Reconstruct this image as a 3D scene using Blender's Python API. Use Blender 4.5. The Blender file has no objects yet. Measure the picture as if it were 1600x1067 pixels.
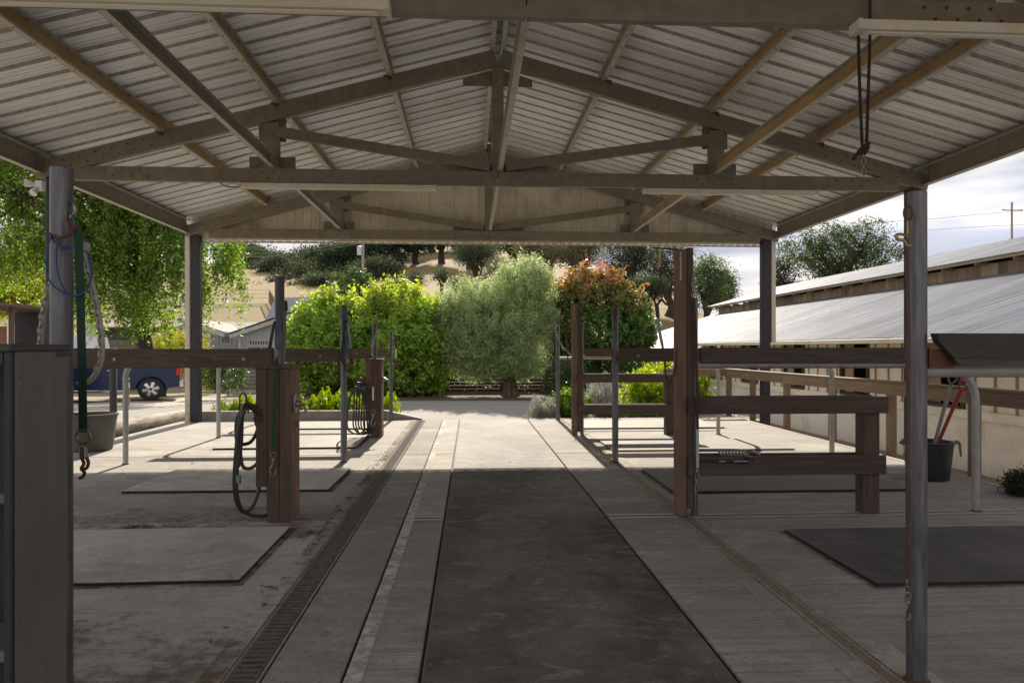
import bpy, math, random
import numpy as np
from mathutils import Vector, Matrix
random.seed(7); rng = np.random.default_rng(7)
S = bpy.context.scene
COL = S.collection
PSI = math.atan(65/1100)

# ---------------------------------------------------------------- camera, sky, sun, exposure
cd = bpy.data.cameras.new('camera'); cam = bpy.data.objects.new('camera', cd); COL.objects.link(cam)
cd.lens = 24.75; cd.sensor_width = 36; cd.shift_y = 0.0072; cd.clip_end = 3000; cd.clip_start = 0.05
cam.location = (0, 0, 1.3); cam.rotation_euler = (math.pi/2, 0, -PSI)
S.camera = cam
SUN_EL, SUN_AZ = math.radians(31.3), math.radians(1.0)     # azimuth measured from +Y towards +X
w = bpy.data.worlds.new('World'); S.world = w; w.use_nodes = True
nt = w.node_tree; nt.nodes.clear()
def nn(t, typ, **kw):
    n = t.nodes.new(typ)
    for k, v in kw.items(): setattr(n, k, v)
    return n
out = nn(nt, 'ShaderNodeOutputWorld'); bg = nn(nt, 'ShaderNodeBackground')
sky = nn(nt, 'ShaderNodeTexSky', sky_type='NISHITA'); sky.sun_disc = False
sky.sun_elevation = SUN_EL; sky.sun_rotation = SUN_AZ; sky.dust_density = 1.5; sky.air_density = 1.0
tc = nn(nt, 'ShaderNodeTexCoord'); mp = nn(nt, 'ShaderNodeMapping'); mp.inputs['Scale'].default_value = (1.6, 1.6, 9.0)
mp.inputs['Rotation'].default_value = (0, 0.06, 0)
nz = nn(nt, 'ShaderNodeTexNoise'); nz.inputs['Scale'].default_value = 1.3; nz.inputs['Detail'].default_value = 8; nz.inputs['Roughness'].default_value = .55
cr = nn(nt, 'ShaderNodeValToRGB'); cr.color_ramp.elements[0].position = .25; cr.color_ramp.elements[1].position = .48; cr.color_ramp.elements[0].color = (.95, .95, .95, 1)
nz2 = nn(nt, 'ShaderNodeTexNoise'); nz2.inputs['Scale'].default_value = 2.3; nz2.inputs['Detail'].default_value = 6
cr2 = nn(nt, 'ShaderNodeValToRGB'); cr2.color_ramp.elements[0].position = .44; cr2.color_ramp.elements[1].position = .60
cr2.color_ramp.elements[0].color = (.80, .83, 1.02, 1); cr2.color_ramp.elements[1].color = (1.55, 1.47, 1.38, 1)
mx = nn(nt, 'ShaderNodeMixRGB')
L = nt.links.new
L(tc.outputs['Generated'], mp.inputs[0]); L(mp.outputs[0], nz.inputs[0]); L(mp.outputs[0], nz2.inputs[0])
L(nz.outputs[0], cr.inputs[0]); L(nz2.outputs[0], cr2.inputs[0])
L(cr.outputs[0], mx.inputs[0]); L(sky.outputs[0], mx.inputs[1]); L(cr2.outputs[0], mx.inputs[2])
L(mx.outputs[0], bg.inputs[0]); bg.inputs[1].default_value = 0.15; L(bg.outputs[0], out.inputs[0])
sd = bpy.data.lights.new('sun', 'SUN'); sun = bpy.data.objects.new('sun', sd); COL.objects.link(sun)
sd.energy = 2.0; sd.angle = math.radians(.6); sd.color = (1, .90, .75)
sv = Vector((math.sin(SUN_AZ)*math.cos(SUN_EL), math.cos(SUN_AZ)*math.cos(SUN_EL), math.sin(SUN_EL)))
sun.rotation_euler = sv.to_track_quat('Z', 'Y').to_euler(); sun.location = (0, 60, 40)
S.render.engine = 'CYCLES'
S.view_settings.view_transform = 'Standard'; S.view_settings.look = 'None'; S.view_settings.exposure = 2.22; S.view_settings.gamma = 1
S.cycles.max_bounces = 9; S.cycles.diffuse_bounces = 6; S.cycles.transparent_max_bounces = 12

# ---------------------------------------------------------------- helpers
def ray(px, py=545):
    k = (px-800)/1100; D = 1.0
    return k
def at(px, py, Y):            # a surveyed point: bearing px, elevation py, at world distance Y along the aisle
    k = (px-800)/1100; D = Y/(math.cos(PSI)-k*math.sin(PSI)); l = k*D
    return Vector((l*math.cos(PSI)+D*math.sin(PSI), Y, 1.3+(545-py)/1100*D))
def gp(px, py, z=0):          # the point of the level z on that bearing
    D = 1100*(1.3-z)/(py-545); l = (px-800)/1100*D
    return Vector((l*math.cos(PSI)+D*math.sin(PSI), -l*math.sin(PSI)+D*math.cos(PSI), z))
def V(*a): return Vector(a)
def sst(a, b, x):
    t = min(1, max(0, (x-a)/(b-a))); return t*t*(3-2*t)

ROOT = {}
def tag(o, label=None, cat=None, group=None, kind=None):
    if label: o['label'] = label
    if cat: o['category'] = cat
    if group: o['group'] = group
    if kind: o['kind'] = kind
    return o
def thing(name, label, cat, loc=(0, 0, 0), group=None, local=False, rz=0):
    o = bpy.data.objects.new(name, None); COL.objects.link(o); o.location = loc; o.rotation_euler = (0, 0, rz)
    o.empty_display_size = .2
    ROOT[o.name] = Vector((0, 0, 0)) if local else Vector(loc)
    return tag(o, label, cat, group)
class MB:
    def __init__(s): s.v = []; s.f = []; s.m = []; s.mi = 0
    def add(s, vs, fs):
        b = len(s.v); s.v += [tuple(q) for q in vs]; s.f += [tuple(b+i for i in f) for f in fs]; s.m += [s.mi]*len(fs); return s
    def box(s, a, b):
        x0, y0, z0 = [min(p, q) for p, q in zip(a, b)]; x1, y1, z1 = [max(p, q) for p, q in zip(a, b)]
        return s.add([(x0,y0,z0),(x1,y0,z0),(x1,y1,z0),(x0,y1,z0),(x0,y0,z1),(x1,y0,z1),(x1,y1,z1),(x0,y1,z1)],
                     [(0,3,2,1),(4,5,6,7),(0,1,5,4),(1,2,6,5),(2,3,7,6),(3,0,4,7)])
    def bbox(s, a, b, r=.004):      # box with chamfered edges
        x0, y0, z0 = [min(p, q) for p, q in zip(a, b)]; x1, y1, z1 = [max(p, q) for p, q in zip(a, b)]
        r = min(r, (x1-x0)/3, (y1-y0)/3, (z1-z0)/3); vs = []; idx = {}
        for ix, X in ((0, x0), (1, x1)):
            for iy, Y in ((0, y0), (1, y1)):
                for iz, Z in ((0, z0), (1, z1)):
                    sx, sy, sz = (r if ix == 0 else -r), (r if iy == 0 else -r), (r if iz == 0 else -r)
                    idx[(ix,iy,iz,0)] = len(vs); vs.append((X, Y+sy, Z+sz))
                    idx[(ix,iy,iz,1)] = len(vs); vs.append((X+sx, Y, Z+sz))
                    idx[(ix,iy,iz,2)] = len(vs); vs.append((X+sx, Y+sy, Z))
        fs = []
        c = Vector(((x0+x1)/2, (y0+y1)/2, (z0+z1)/2))
        def F(ids):
            p = [Vector(vs[i]) for i in ids]; n = (p[1]-p[0]).cross(p[2]-p[0])
            fs.append(tuple(ids) if n.dot(sum(p, Vector())/len(p)-c) > 0 else tuple(reversed(ids)))
        for e in (0, 1):
            F([idx[(e,0,0,0)], idx[(e,1,0,0)], idx[(e,1,1,0)], idx[(e,0,1,0)]])
            F([idx[(0,e,0,1)], idx[(1,e,0,1)], idx[(1,e,1,1)], idx[(0,e,1,1)]])
            F([idx[(0,0,e,2)], idx[(1,0,e,2)], idx[(1,1,e,2)], idx[(0,1,e,2)]])
            for g in (0, 1):
                F([idx[(e,g,0,0)], idx[(e,g,0,1)], idx[(e,g,1,1)], idx[(e,g,1,0)]])
                F([idx[(e,0,g,0)], idx[(e,0,g,2)], idx[(e,1,g,2)], idx[(e,1,g,0)]])
                F([idx[(0,e,g,1)], idx[(0,e,g,2)], idx[(1,e,g,2)], idx[(1,e,g,1)]])
                for k in (0, 1): F([idx[(e,g,k,0)], idx[(e,g,k,1)], idx[(e,g,k,2)]])
        return s.add(vs, fs)
    def tube(s, pts, r, n=8, caps=True, flat=None):
        pts = [Vector(p) for p in pts]; m = len(pts); rs = r if isinstance(r, (list, tuple)) else [r]*m
        vs = []; up = None
        for i, p in enumerate(pts):
            t = (pts[min(i+1, m-1)]-pts[max(i-1, 0)])
            if t.length < 1e-9: t = V(0, 0, 1)
            t.normalize()
            if up is None: up = t.orthogonal().normalized()
            else:
                up = up-t*up.dot(t)
                up = up.normalized() if up.length > 1e-6 else t.orthogonal().normalized()
            q = t.cross(up)
            for k in range(n):
                a = 2*math.pi*k/n; vs.append(p+(up*math.cos(a)+q*math.sin(a))*rs[i])
        fs = [(i*n+k, i*n+(k+1) % n, (i+1)*n+(k+1) % n, (i+1)*n+k) for i in range(m-1) for k in range(n)]
        if caps: fs += [tuple(reversed(range(n))), tuple((m-1)*n+k for k in range(n))]
        return s.add(vs, fs)
    def ribbon(s, pts, width, th, wdir):      # strap: rectangular section along a path; wdir = direction of its width
        pts = [Vector(p) for p in pts]; m = len(pts); vs = []; wd = Vector(wdir).normalized()
        for i, p in enumerate(pts):
            t = (pts[min(i+1, m-1)]-pts[max(i-1, 0)]).normalized(); n = t.cross(wd).normalized(); ww = wd-t*wd.dot(t)
            for a, b in ((-1,-1),(1,-1),(1,1),(-1,1)): vs.append(p+ww*a*width/2+n*b*th/2)
        fs = [(i*4+k, i*4+(k+1) % 4, (i+1)*4+(k+1) % 4, (i+1)*4+k) for i in range(m-1) for k in range(4)]+[(3,2,1,0), tuple((m-1)*4+k for k in range(4))]
        return s.add(vs, fs)
    def lathe(s, prof, c, n=24, axis='z'):    # prof: (r, h)
        vs = []; c = Vector(c)
        for r, h in prof:
            for k in range(n):
                a = 2*math.pi*k/n; x, y = r*math.cos(a), r*math.sin(a)
                vs.append(c+(V(x, y, h) if axis == 'z' else V(h, x, y) if axis == 'x' else V(y, h, x)))
        m = len(prof)
        fs = [(i*n+k, i*n+(k+1) % n, (i+1)*n+(k+1) % n, (i+1)*n+k) for i in range(m-1) for k in range(n)]
        return s.add(vs, fs+[tuple(reversed(range(n))), tuple((m-1)*n+k for k in range(n))])
    def prism(s, poly, a, b, axis='y'):       # polygon (u,v) extruded from a to b along axis
        def P(u, v, t): return (u, t, v) if axis == 'y' else (t, u, v) if axis == 'x' else (u, v, t)
        n = len(poly)
        return s.add([P(u, v, a) for u, v in poly]+[P(u, v, b) for u, v in poly],
                     [tuple(range(n)), tuple(reversed(range(n, 2*n)))]+[(i, (i+1) % n, n+(i+1) % n, n+i) for i in range(n)])
    def beam(s, p0, p1, depth, y0, t=.006, fl=.06, lip=.02):   # C channel in an XZ plane, web at y0, flanges to +y
        p0, p1 = Vector((p0[0], 0, p0[1])), Vector((p1[0], 0, p1[1])); d = (p1-p0).normalized(); n = V(-d.z, 0, d.x)
        if n.z < 0: n = -n
        def slab(o0, o1, ya, yb):
            vs = [p+n*o+V(0, yy, 0) for yy in (ya, yb) for p, o in ((p0, o0), (p1, o0), (p1, o1), (p0, o1))]
            s.add(vs, [(0,1,2,3),(7,6,5,4),(0,4,5,1),(1,5,6,2),(2,6,7,3),(3,7,4,0)])
        slab(0, depth, y0, y0+t); slab(0, t, y0+t, y0+fl); slab(depth-t, depth, y0+t, y0+fl)
        slab(t, lip, y0+fl-t, y0+fl); slab(depth-lip, depth-t, y0+fl-t, y0+fl)
        return s
    def build(s, name, mats, parent=None, smooth=False, label=None, recalc=True):
        off = Vector((0, 0, 0))
        if parent is not None: off = ROOT[parent.name]
        me = bpy.data.meshes.new(name)
        me.from_pydata([(x-off.x, y-off.y, z-off.z) for x, y, z in s.v], [], s.f)
        if recalc:
            import bmesh
            bm = bmesh.new(); bm.from_mesh(me); bmesh.ops.recalc_face_normals(bm, faces=bm.faces); bm.to_mesh(me); bm.free()
        mats = mats if isinstance(mats, (list, tuple)) else [mats]
        for m in mats: me.materials.append(m)
        if len(mats) > 1 and len(me.polygons) == len(s.m): me.polygons.foreach_set('material_index', s.m)
        if smooth:
            me.polygons.foreach_set('use_smooth', [True]*len(me.polygons))
            try: me.set_sharp_from_angle(angle=math.radians(42))
            except Exception: pass
        o = bpy.data.objects.new(name, me); COL.objects.link(o)
        ROOT[o.name] = off
        if parent is not None: o.parent = parent
        if label: o['label'] = label
        return o
def copy_tree(o, parent=None):
    c = o.copy(); COL.objects.link(c); c.parent = parent; ROOT[c.name] = ROOT.get(o.name, Vector((0, 0, 0)))
    for ch in o.children: copy_tree(ch, c)
    return c
def piece(src, parent, off):       # an alike piece sharing its mesh
    c = src.copy(); COL.objects.link(c); c.parent = parent; c.location = Vector(src.location)+Vector(off); return c
def smoothpath(pts, k=8):
    P = [Vector(p) for p in pts]; P = [P[0]*2-P[1]]+P+[P[-1]*2-P[-2]]; o = []
    for i in range(1, len(P)-2):
        a, b, c, d = P[i-1:i+3]
        for j in range(k):
            t = j/k; o.append(.5*((2*b)+(c-a)*t+(2*a-5*b+4*c-d)*t*t+(3*b-a-3*c+d)*t**3))
    return o+[P[-2]]

# ---------------------------------------------------------------- materials
def newmat(name):
    m = bpy.data.materials.new(name); m.use_nodes = True; t = m.node_tree; t.nodes.clear()
    o = nn(t, 'ShaderNodeOutputMaterial'); b = nn(t, 'ShaderNodeBsdfPrincipled'); t.links.new(b.outputs[0], o.inputs[0])
    return m, t, b, o
def noise(t, scale, stretch=(1, 1, 1), detail=6, rough=.6, off=0, dist=0):
    g = nn(t, 'ShaderNodeNewGeometry'); mpn = nn(t, 'ShaderNodeMapping'); mpn.inputs['Scale'].default_value = stretch
    mpn.inputs['Location'].default_value = (off, off*1.3, off*.7)
    n = nn(t, 'ShaderNodeTexNoise'); n.inputs['Scale'].default_value = scale; n.inputs['Detail'].default_value = detail
    n.inputs['Roughness'].default_value = rough; n.inputs['Distortion'].default_value = dist
    t.links.new(g.outputs['Position'], mpn.inputs[0]); t.links.new(mpn.outputs[0], n.inputs[0]); return n.outputs[0]
def ramp(t, fac, a, b, ca, cb):
    r = nn(t, 'ShaderNodeValToRGB'); r.color_ramp.elements[0].position = a; r.color_ramp.elements[1].position = b
    r.color_ramp.elements[0].color = (*ca, 1); r.color_ramp.elements[1].color = (*cb, 1); t.links.new(fac, r.inputs[0]); return r.outputs[0]
def mix(t, fac, a, b, mode='MIX'):
    m = nn(t, 'ShaderNodeMixRGB', blend_type=mode)
    for i, q in enumerate((fac, a, b)):
        if isinstance(q, (int, float)): m.inputs[i].default_value = q if i == 0 else (q, q, q, 1)
        elif isinstance(q, tuple): m.inputs[i].default_value = (*q, 1)
        else: t.links.new(q, m.inputs[i])
    return m.outputs[0]
def bump(t, b, h, strength, dist=.01):
    n = nn(t, 'ShaderNodeBump'); n.inputs['Strength'].default_value = strength; n.inputs['Distance'].default_value = dist
    t.links.new(h, n.inputs['Height']); t.links.new(n.outputs[0], b.inputs['Normal'])
BW0, BW1 = (0, 0, 0), (1, 1, 1)
def M(name, c1, c2=None, rough=.7, metal=0, scale=6, stretch=(1, 1, 1), dirt=None, dscale=1.5, damt=.5, bmp=.2, bd=.004, vary=0, rvar=.12):
    m, t, b, o = newmat(name); b.inputs['Roughness'].default_value = rough; b.inputs['Metallic'].default_value = metal
    c2 = c2 or tuple(q*.7 for q in c1)
    n = noise(t, scale, stretch); col = ramp(t, n, .32, .68, c2, c1)
    if dirt:
        d = noise(t, dscale, (1, 1, 1), 8, .65, 3.1); col = mix(t, ramp(t, d, .5, .72, BW0, (damt,)*3), col, dirt)
    if vary:
        oi = nn(t, 'ShaderNodeObjectInfo'); mr = nn(t, 'ShaderNodeMapRange'); mr.inputs[3].default_value = 1-vary; mr.inputs[4].default_value = 1+vary
        t.links.new(oi.outputs['Random'], mr.inputs[0]); hs = nn(t, 'ShaderNodeHueSaturation')
        t.links.new(mr.outputs[0], hs.inputs['Value']); t.links.new(col, hs.inputs['Color']); col = hs.outputs[0]
    t.links.new(col, b.inputs['Base Color'])
    mr2 = nn(t, 'ShaderNodeMapRange'); mr2.inputs[3].default_value = max(.02, rough-rvar); mr2.inputs[4].default_value = min(1, rough+rvar)
    t.links.new(n, mr2.inputs[0]); t.links.new(mr2.outputs[0], b.inputs['Roughness'])
    if bmp: bump(t, b, n, bmp, bd)
    return m
def plain(name, c, rough=.6, metal=0): 
    m, t, b, o = newmat(name); b.inputs['Base Color'].default_value = (*c, 1); b.inputs['Roughness'].default_value = rough; b.inputs['Metallic'].default_value = metal
    return m
m_truss = M('dusty_truss_steel', (.27, .25, .20), (.19, .175, .135), .6, .1, 9, (1, 1, 1), (.20, .15, .09), 2.2, .55, .12)
m_ochre = M('ochre_primer_steel', (.52, .36, .17), (.40, .28, .14), .6, .0, 7, (1, .25, 1), (.20, .16, .11), 2, .5, .08)
m_galv = M('galvanised_flange', (.54, .53, .50), (.38, .37, .34), .5, .15, 22, (1, 1, 1), (.24, .18, .11), 3, .5, .1)
m_pole = M('galvanised_pipe', (.20, .20, .20), (.10, .10, .10), .42, .6, 9, (6, 6, .7), (.22, .20, .17), 5, .45, .05)
m_pipe = M('zinc_bent_pipe', (.46, .45, .42), (.34, .33, .31), .5, .3, 14, (1, 1, 1), (.24, .2, .15), 4, .3, .05)
m_white_light = M('cream_light_housing', (.74, .70, .60), (.66, .61, .5), .45, 0, 5, (1, 4, 1), (.42, .28, .15), 3, .35, .03)
m_postdark = M('dark_steel_post', (.040, .040, .052), (.025, .025, .035), .6, 0, 6)
m_postwhite = M('cream_post', (.66, .62, .53), (.55, .51, .43), .6, 0, 5, (3, 3, .5), (.35, .26, .16), 2, .5, .08)
m_rust = M('rusty_iron', (.20, .10, .05), (.10, .055, .035), .8, .4, 40, bmp=.3, bd=.001)
m_chain = M('worn_chain_steel', (.42, .39, .34), (.22, .18, .14), .45, .8, 60, bmp=.1, bd=.001)
m_gable = M('tan_gable_sheet', (.80, .75, .62), (.70, .64, .52), .55, .05, 3, (3, 3, .4), (.24, .19, .12), 1.5, .6, .05)
def wood(name, c1, c2, axis, rough=.75):
    st = {'x': (1.2, 22, 26), 'y': (22, 1.2, 26), 'z': (24, 24, 1.2)}[axis]
    m, t, b, o = newmat(name)
    n = noise(t, 1.6, st, 8, .62, 0, .6); n2 = noise(t, 1.1, (1, 1, 1), 5, .6, 5)
    n3 = noise(t, 14, tuple(q*.25 for q in st), 3)
    col = ramp(t, n, .3, .7, c2, c1); col = mix(t, ramp(t, n2, .45, .7, BW0, (.55,)*3), col, tuple(q*.62+.01 for q in c1))
    col = mix(t, ramp(t, n3, .60, .70, BW0, (.45,)*3), col, tuple(q*.4 for q in c2))
    n4 = noise(t, 2.3, tuple(1+q*.06 for q in st), 8, .8, 13, .8); col = mix(t, ramp(t, n4, .54, .70, BW0, (.5,)*3), col, tuple(min(.6, q*1.5+.03) for q in c1))
    oi = nn(t, 'ShaderNodeObjectInfo'); mr = nn(t, 'ShaderNodeMapRange'); mr.inputs[3].default_value = .78; mr.inputs[4].default_value = 1.2
    t.links.new(oi.outputs['Random'], mr.inputs[0]); hs = nn(t, 'ShaderNodeHueSaturation'); t.links.new(mr.outputs[0], hs.inputs['Value']); t.links.new(col, hs.inputs['Color'])
    t.links.new(hs.outputs[0], b.inputs['Base Color']); b.inputs['Roughness'].default_value = rough
    bump(t, b, n, .35, .004); return m
RW1, RW2 = (.140, .094, .068), (.050, .034, .026)
m_wx, m_wy, m_wz = (wood('stained_redwood_'+a, RW1, RW2, a) for a in 'xyz')
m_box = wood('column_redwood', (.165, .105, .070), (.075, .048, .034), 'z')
m_tx, m_ty, m_tz = (wood('weathered_tan_wood_'+a, (.30, .215, .135), (.18, .125, .08), a) for a in 'xyz')
m_graywood = wood('weathered_grey_boards', (.26, .225, .19), (.15, .125, .105), 'x')
m_dkwood = M('cabinet_black_wood', (.035, .033, .035), (.02, .019, .02), .6, 0, 5, (1, 20, 1))
m_panel = M('cabinet_grey_green_board', (.185, .18, .155), (.135, .13, .115), .6, 0, 1.2, (12, 12, 1), (.10, .09, .07), 1.7, .5, .1)

# roof sheets seen from below: dull, streaked and stained along the slope
def sheetmat(name, c1, c2, stain, rough=.42, metal=.55, along='x', rainy=True):
    m, t, b, o = newmat(name)
    st = (.35, 14, 1) if along == 'x' else (14, 14, .4)
    n = noise(t, 1.3, st, 6, .6); n2 = noise(t, .9, (1, 1.6, 1), 8, .7, 2); n3 = noise(t, 2.4, (.5, 3, 1), 6, .7, 9)
    col = ramp(t, n, .35, .65, c2, c1)
    col = mix(t, ramp(t, n2, .48, .75, BW0, (.75,)*3), col, stain)
    col = mix(t, ramp(t, n3, .58, .72, BW0, (.45,)*3), col, tuple(q*.5 for q in stain))
    oi = nn(t, 'ShaderNodeObjectInfo'); mr = nn(t, 'ShaderNodeMapRange'); mr.inputs[3].default_value = .86; mr.inputs[4].default_value = 1.12
    t.links.new(oi.outputs['Random'], mr.inputs[0]); hs = nn(t, 'ShaderNodeHueSaturation'); t.links.new(mr.outputs[0], hs.inputs['Value']); t.links.new(col, hs.inputs['Color'])
    t.links.new(hs.outputs[0], b.inputs['Base Color']); b.inputs['Metallic'].default_value = metal
    mr2 = nn(t, 'ShaderNodeMapRange'); mr2.inputs[3].default_value = rough-.1; mr2.inputs[4].default_value = rough+.2
    t.links.new(n2, mr2.inputs[0]); t.links.new(mr2.outputs[0], b.inputs['Roughness']); bump(t, b, n2, .08, .01)
    return m
m_sheet = sheetmat('galvalume_roof_underside', (.80, .84, .90), (.67, .70, .75), (.54, .53, .51), .5, .1)
m_barnroof = sheetmat('barn_corrugated_steel', (.29, .305, .345), (.135, .145, .17), (.15, .145, .155), .6, .1)

# broom finished concrete
def concrete(name, base, dark, dirt, broom=.5, sc=1.0):
    m, t, b, o = newmat(name)
    big = noise(t, .45, (1, 1, 1), 8, .7, 1); mid = noise(t, 2.6, (1, 1, 1), 9, .75, 4, .4); fine = noise(t, 42, (1, 1, 1), 5, .75, 2)
    br = noise(t, 1.3, (.5, 40, 1), 6, .8, 6); stn = noise(t, .9, (.8, 1.3, 1), 9, .78, 8, 1.2); blot = noise(t, 6.5, (1, 1, 1), 7, .7, 12, .8); dr = noise(t, 1.7, (.6, 1.1, 1), 8, .75, 21, .5)
    col = ramp(t, mid, .28, .70, dark, base)
    col = mix(t, ramp(t, big, .40, .66, BW0, (.75,)*3), col, tuple(q*.66 for q in base))
    col = mix(t, ramp(t, dr, .50, .66, BW0, (.6,)*3), col, tuple(min(.6, q*1.28) for q in base))
    col = mix(t, ramp(t, stn, .50, .68, BW0, (.7,)*3), col, dirt)
    col = mix(t, ramp(t, br, .47, .60, BW0, (broom*.75,)*3), col, tuple(q*.6 for q in dark))
    col = mix(t, ramp(t, blot, .60, .72, BW0, (.55,)*3), col, tuple(q*.6 for q in dirt))
    col = mix(t, ramp(t, fine, .54, .64, BW0, (.55,)*3), col, tuple(q*.45 for q in dark))
    oi = nn(t, 'ShaderNodeObjectInfo'); mr = nn(t, 'ShaderNodeMapRange'); mr.inputs[3].default_value = .88; mr.inputs[4].default_value = 1.08
    t.links.new(oi.outputs['Random'], mr.inputs[0]); hs = nn(t, 'ShaderNodeHueSaturation'); t.links.new(mr.outputs[0], hs.inputs['Value']); t.links.new(col, hs.inputs['Color'])
    t.links.new(hs.outputs[0], b.inputs['Base Color']); b.inputs['Roughness'].default_value = .9; b.inputs['Specular IOR Level'].default_value = .2
    h = mix(t, .5, br, fine); bump(t, b, mix(t, .3, h, blot), .6, .006); return m
m_conc = concrete('broomed_concrete', (.46, .435, .395), (.31, .29, .26), (.25, .215, .175), .8)
m_concl = concrete('light_lifted_concrete', (.64, .61, .56), (.50, .475, .435), (.40, .34, .275), .5)  # near-left slabs: light from the open side painted in as a paler tone
m_conc2 = concrete('exposed_fine_concrete', (.38, .36, .33), (.25, .235, .215), (.20, .17, .135), .3)
m_kerb = M('kerb_concrete', (.40, .37, .33), (.28, .26, .23), .85, 0, 9, dirt=(.2, .17, .12), bmp=.3)
def rubber(name, c1, c2, dust):
    m, t, b, o = newmat(name)
    n = noise(t, 4.2, (1, 1.2, 1), 9, .78, 1, .8); n2 = noise(t, .8, (1, .6, 1), 6, .6, 4); f = noise(t, 90, (1, 1, 1), 3, .6)
    sc = noise(t, 4, (.8, 1.6, 1), 9, .8, 7, 1.8)
    col = ramp(t, n, .3, .7, c2, c1); col = mix(t, ramp(t, n2, .42, .72, BW0, (.7,)*3), col, dust)
    col = mix(t, ramp(t, sc, .52, .66, BW0, (.75,)*3), col, dust); col = mix(t, ramp(t, f, .58, .7, BW0, (.5,)*3), col, tuple(q*.5 for q in c2))
    dt = noise(t, 1.3, (1, 1, 1), 9, .8, 17, 1.0); col = mix(t, ramp(t, dt, .53, .68, BW0, (.55,)*3), col, tuple(q*k for q, k in zip(c1, (.95, .78, .62))))
    sp = noise(t, 26, (1, 1, 1), 5, .8, 23); col = mix(t, ramp(t, sp, .60, .68, BW0, (.5,)*3), col, dust)
    t.links.new(col, b.inputs['Base Color']); b.inputs['Roughness'].default_value = .8; b.inputs['Specular IOR Level'].default_value = .3
    bump(t, b, mix(t, .35, f, sc), .5, .003); return m
m_aisle = rubber('dark_rubber_aisle', (.12, .11, .10), (.048, .044, .040), (.33, .30, .26))
m_mat = rubber('dusty_light_lifted_mat', (.54, .53, .50), (.26, .25, .23), (.66, .65, .61))  # dust grey, lightened further to paint in light from the open left side
m_matfar = rubber('sun_toned_down_mat', (.30, .285, .255), (.20, .19, .17), (.40, .38, .34))  # darker copy for the sunlit far mats, offsetting the sun in the colour
m_matdk = rubber('black_stall_mat', (.095, .088, .088), (.045, .042, .043), (.20, .18, .165))
m_rubberedge = plain('rubber_edge', (.02, .02, .02), .8)
m_dirtjoint = M('dirt_in_joint', (.13, .09, .055), (.06, .045, .03), .95, 0, 40, bmp=.8, bd=.01)
m_void = plain('dark_channel', (.012, .011, .01), .9)
m_grate = M('cast_grate', (.20, .19, .17), (.12, .11, .10), .9, 0, 30, bmp=.1)
m_grate.node_tree.nodes['Principled BSDF'].inputs['Specular IOR Level'].default_value = .15

def paint(name, c, thr=.5, sc=9):      # worn thin paint: flat print on the slab
    m, t, b, o = newmat(name); b.inputs['Base Color'].default_value = (*c, 1); b.inputs['Roughness'].default_value = .9; b.inputs['Specular IOR Level'].default_value = .15
    n = noise(t, sc, (1, 1.2, 1), 8, .75, 2); n2 = noise(t, 1.2, (1, 1, 1), 3, .6, 4)
    a = mix(t, .45, n, n2); f = ramp(t, a, thr-.08, thr+.08, BW0, (.85,)*3); t.links.new(f, b.inputs['Alpha']); return m
m_stripe = paint('worn_white_paint', (.66, .63, .57), .505, 14)
m_spill = paint('lime_spill', (.50, .46, .40), .52, 6)
m_stain = paint('brown_wet_stain', (.22, .18, .14), .55, 14)
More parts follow.
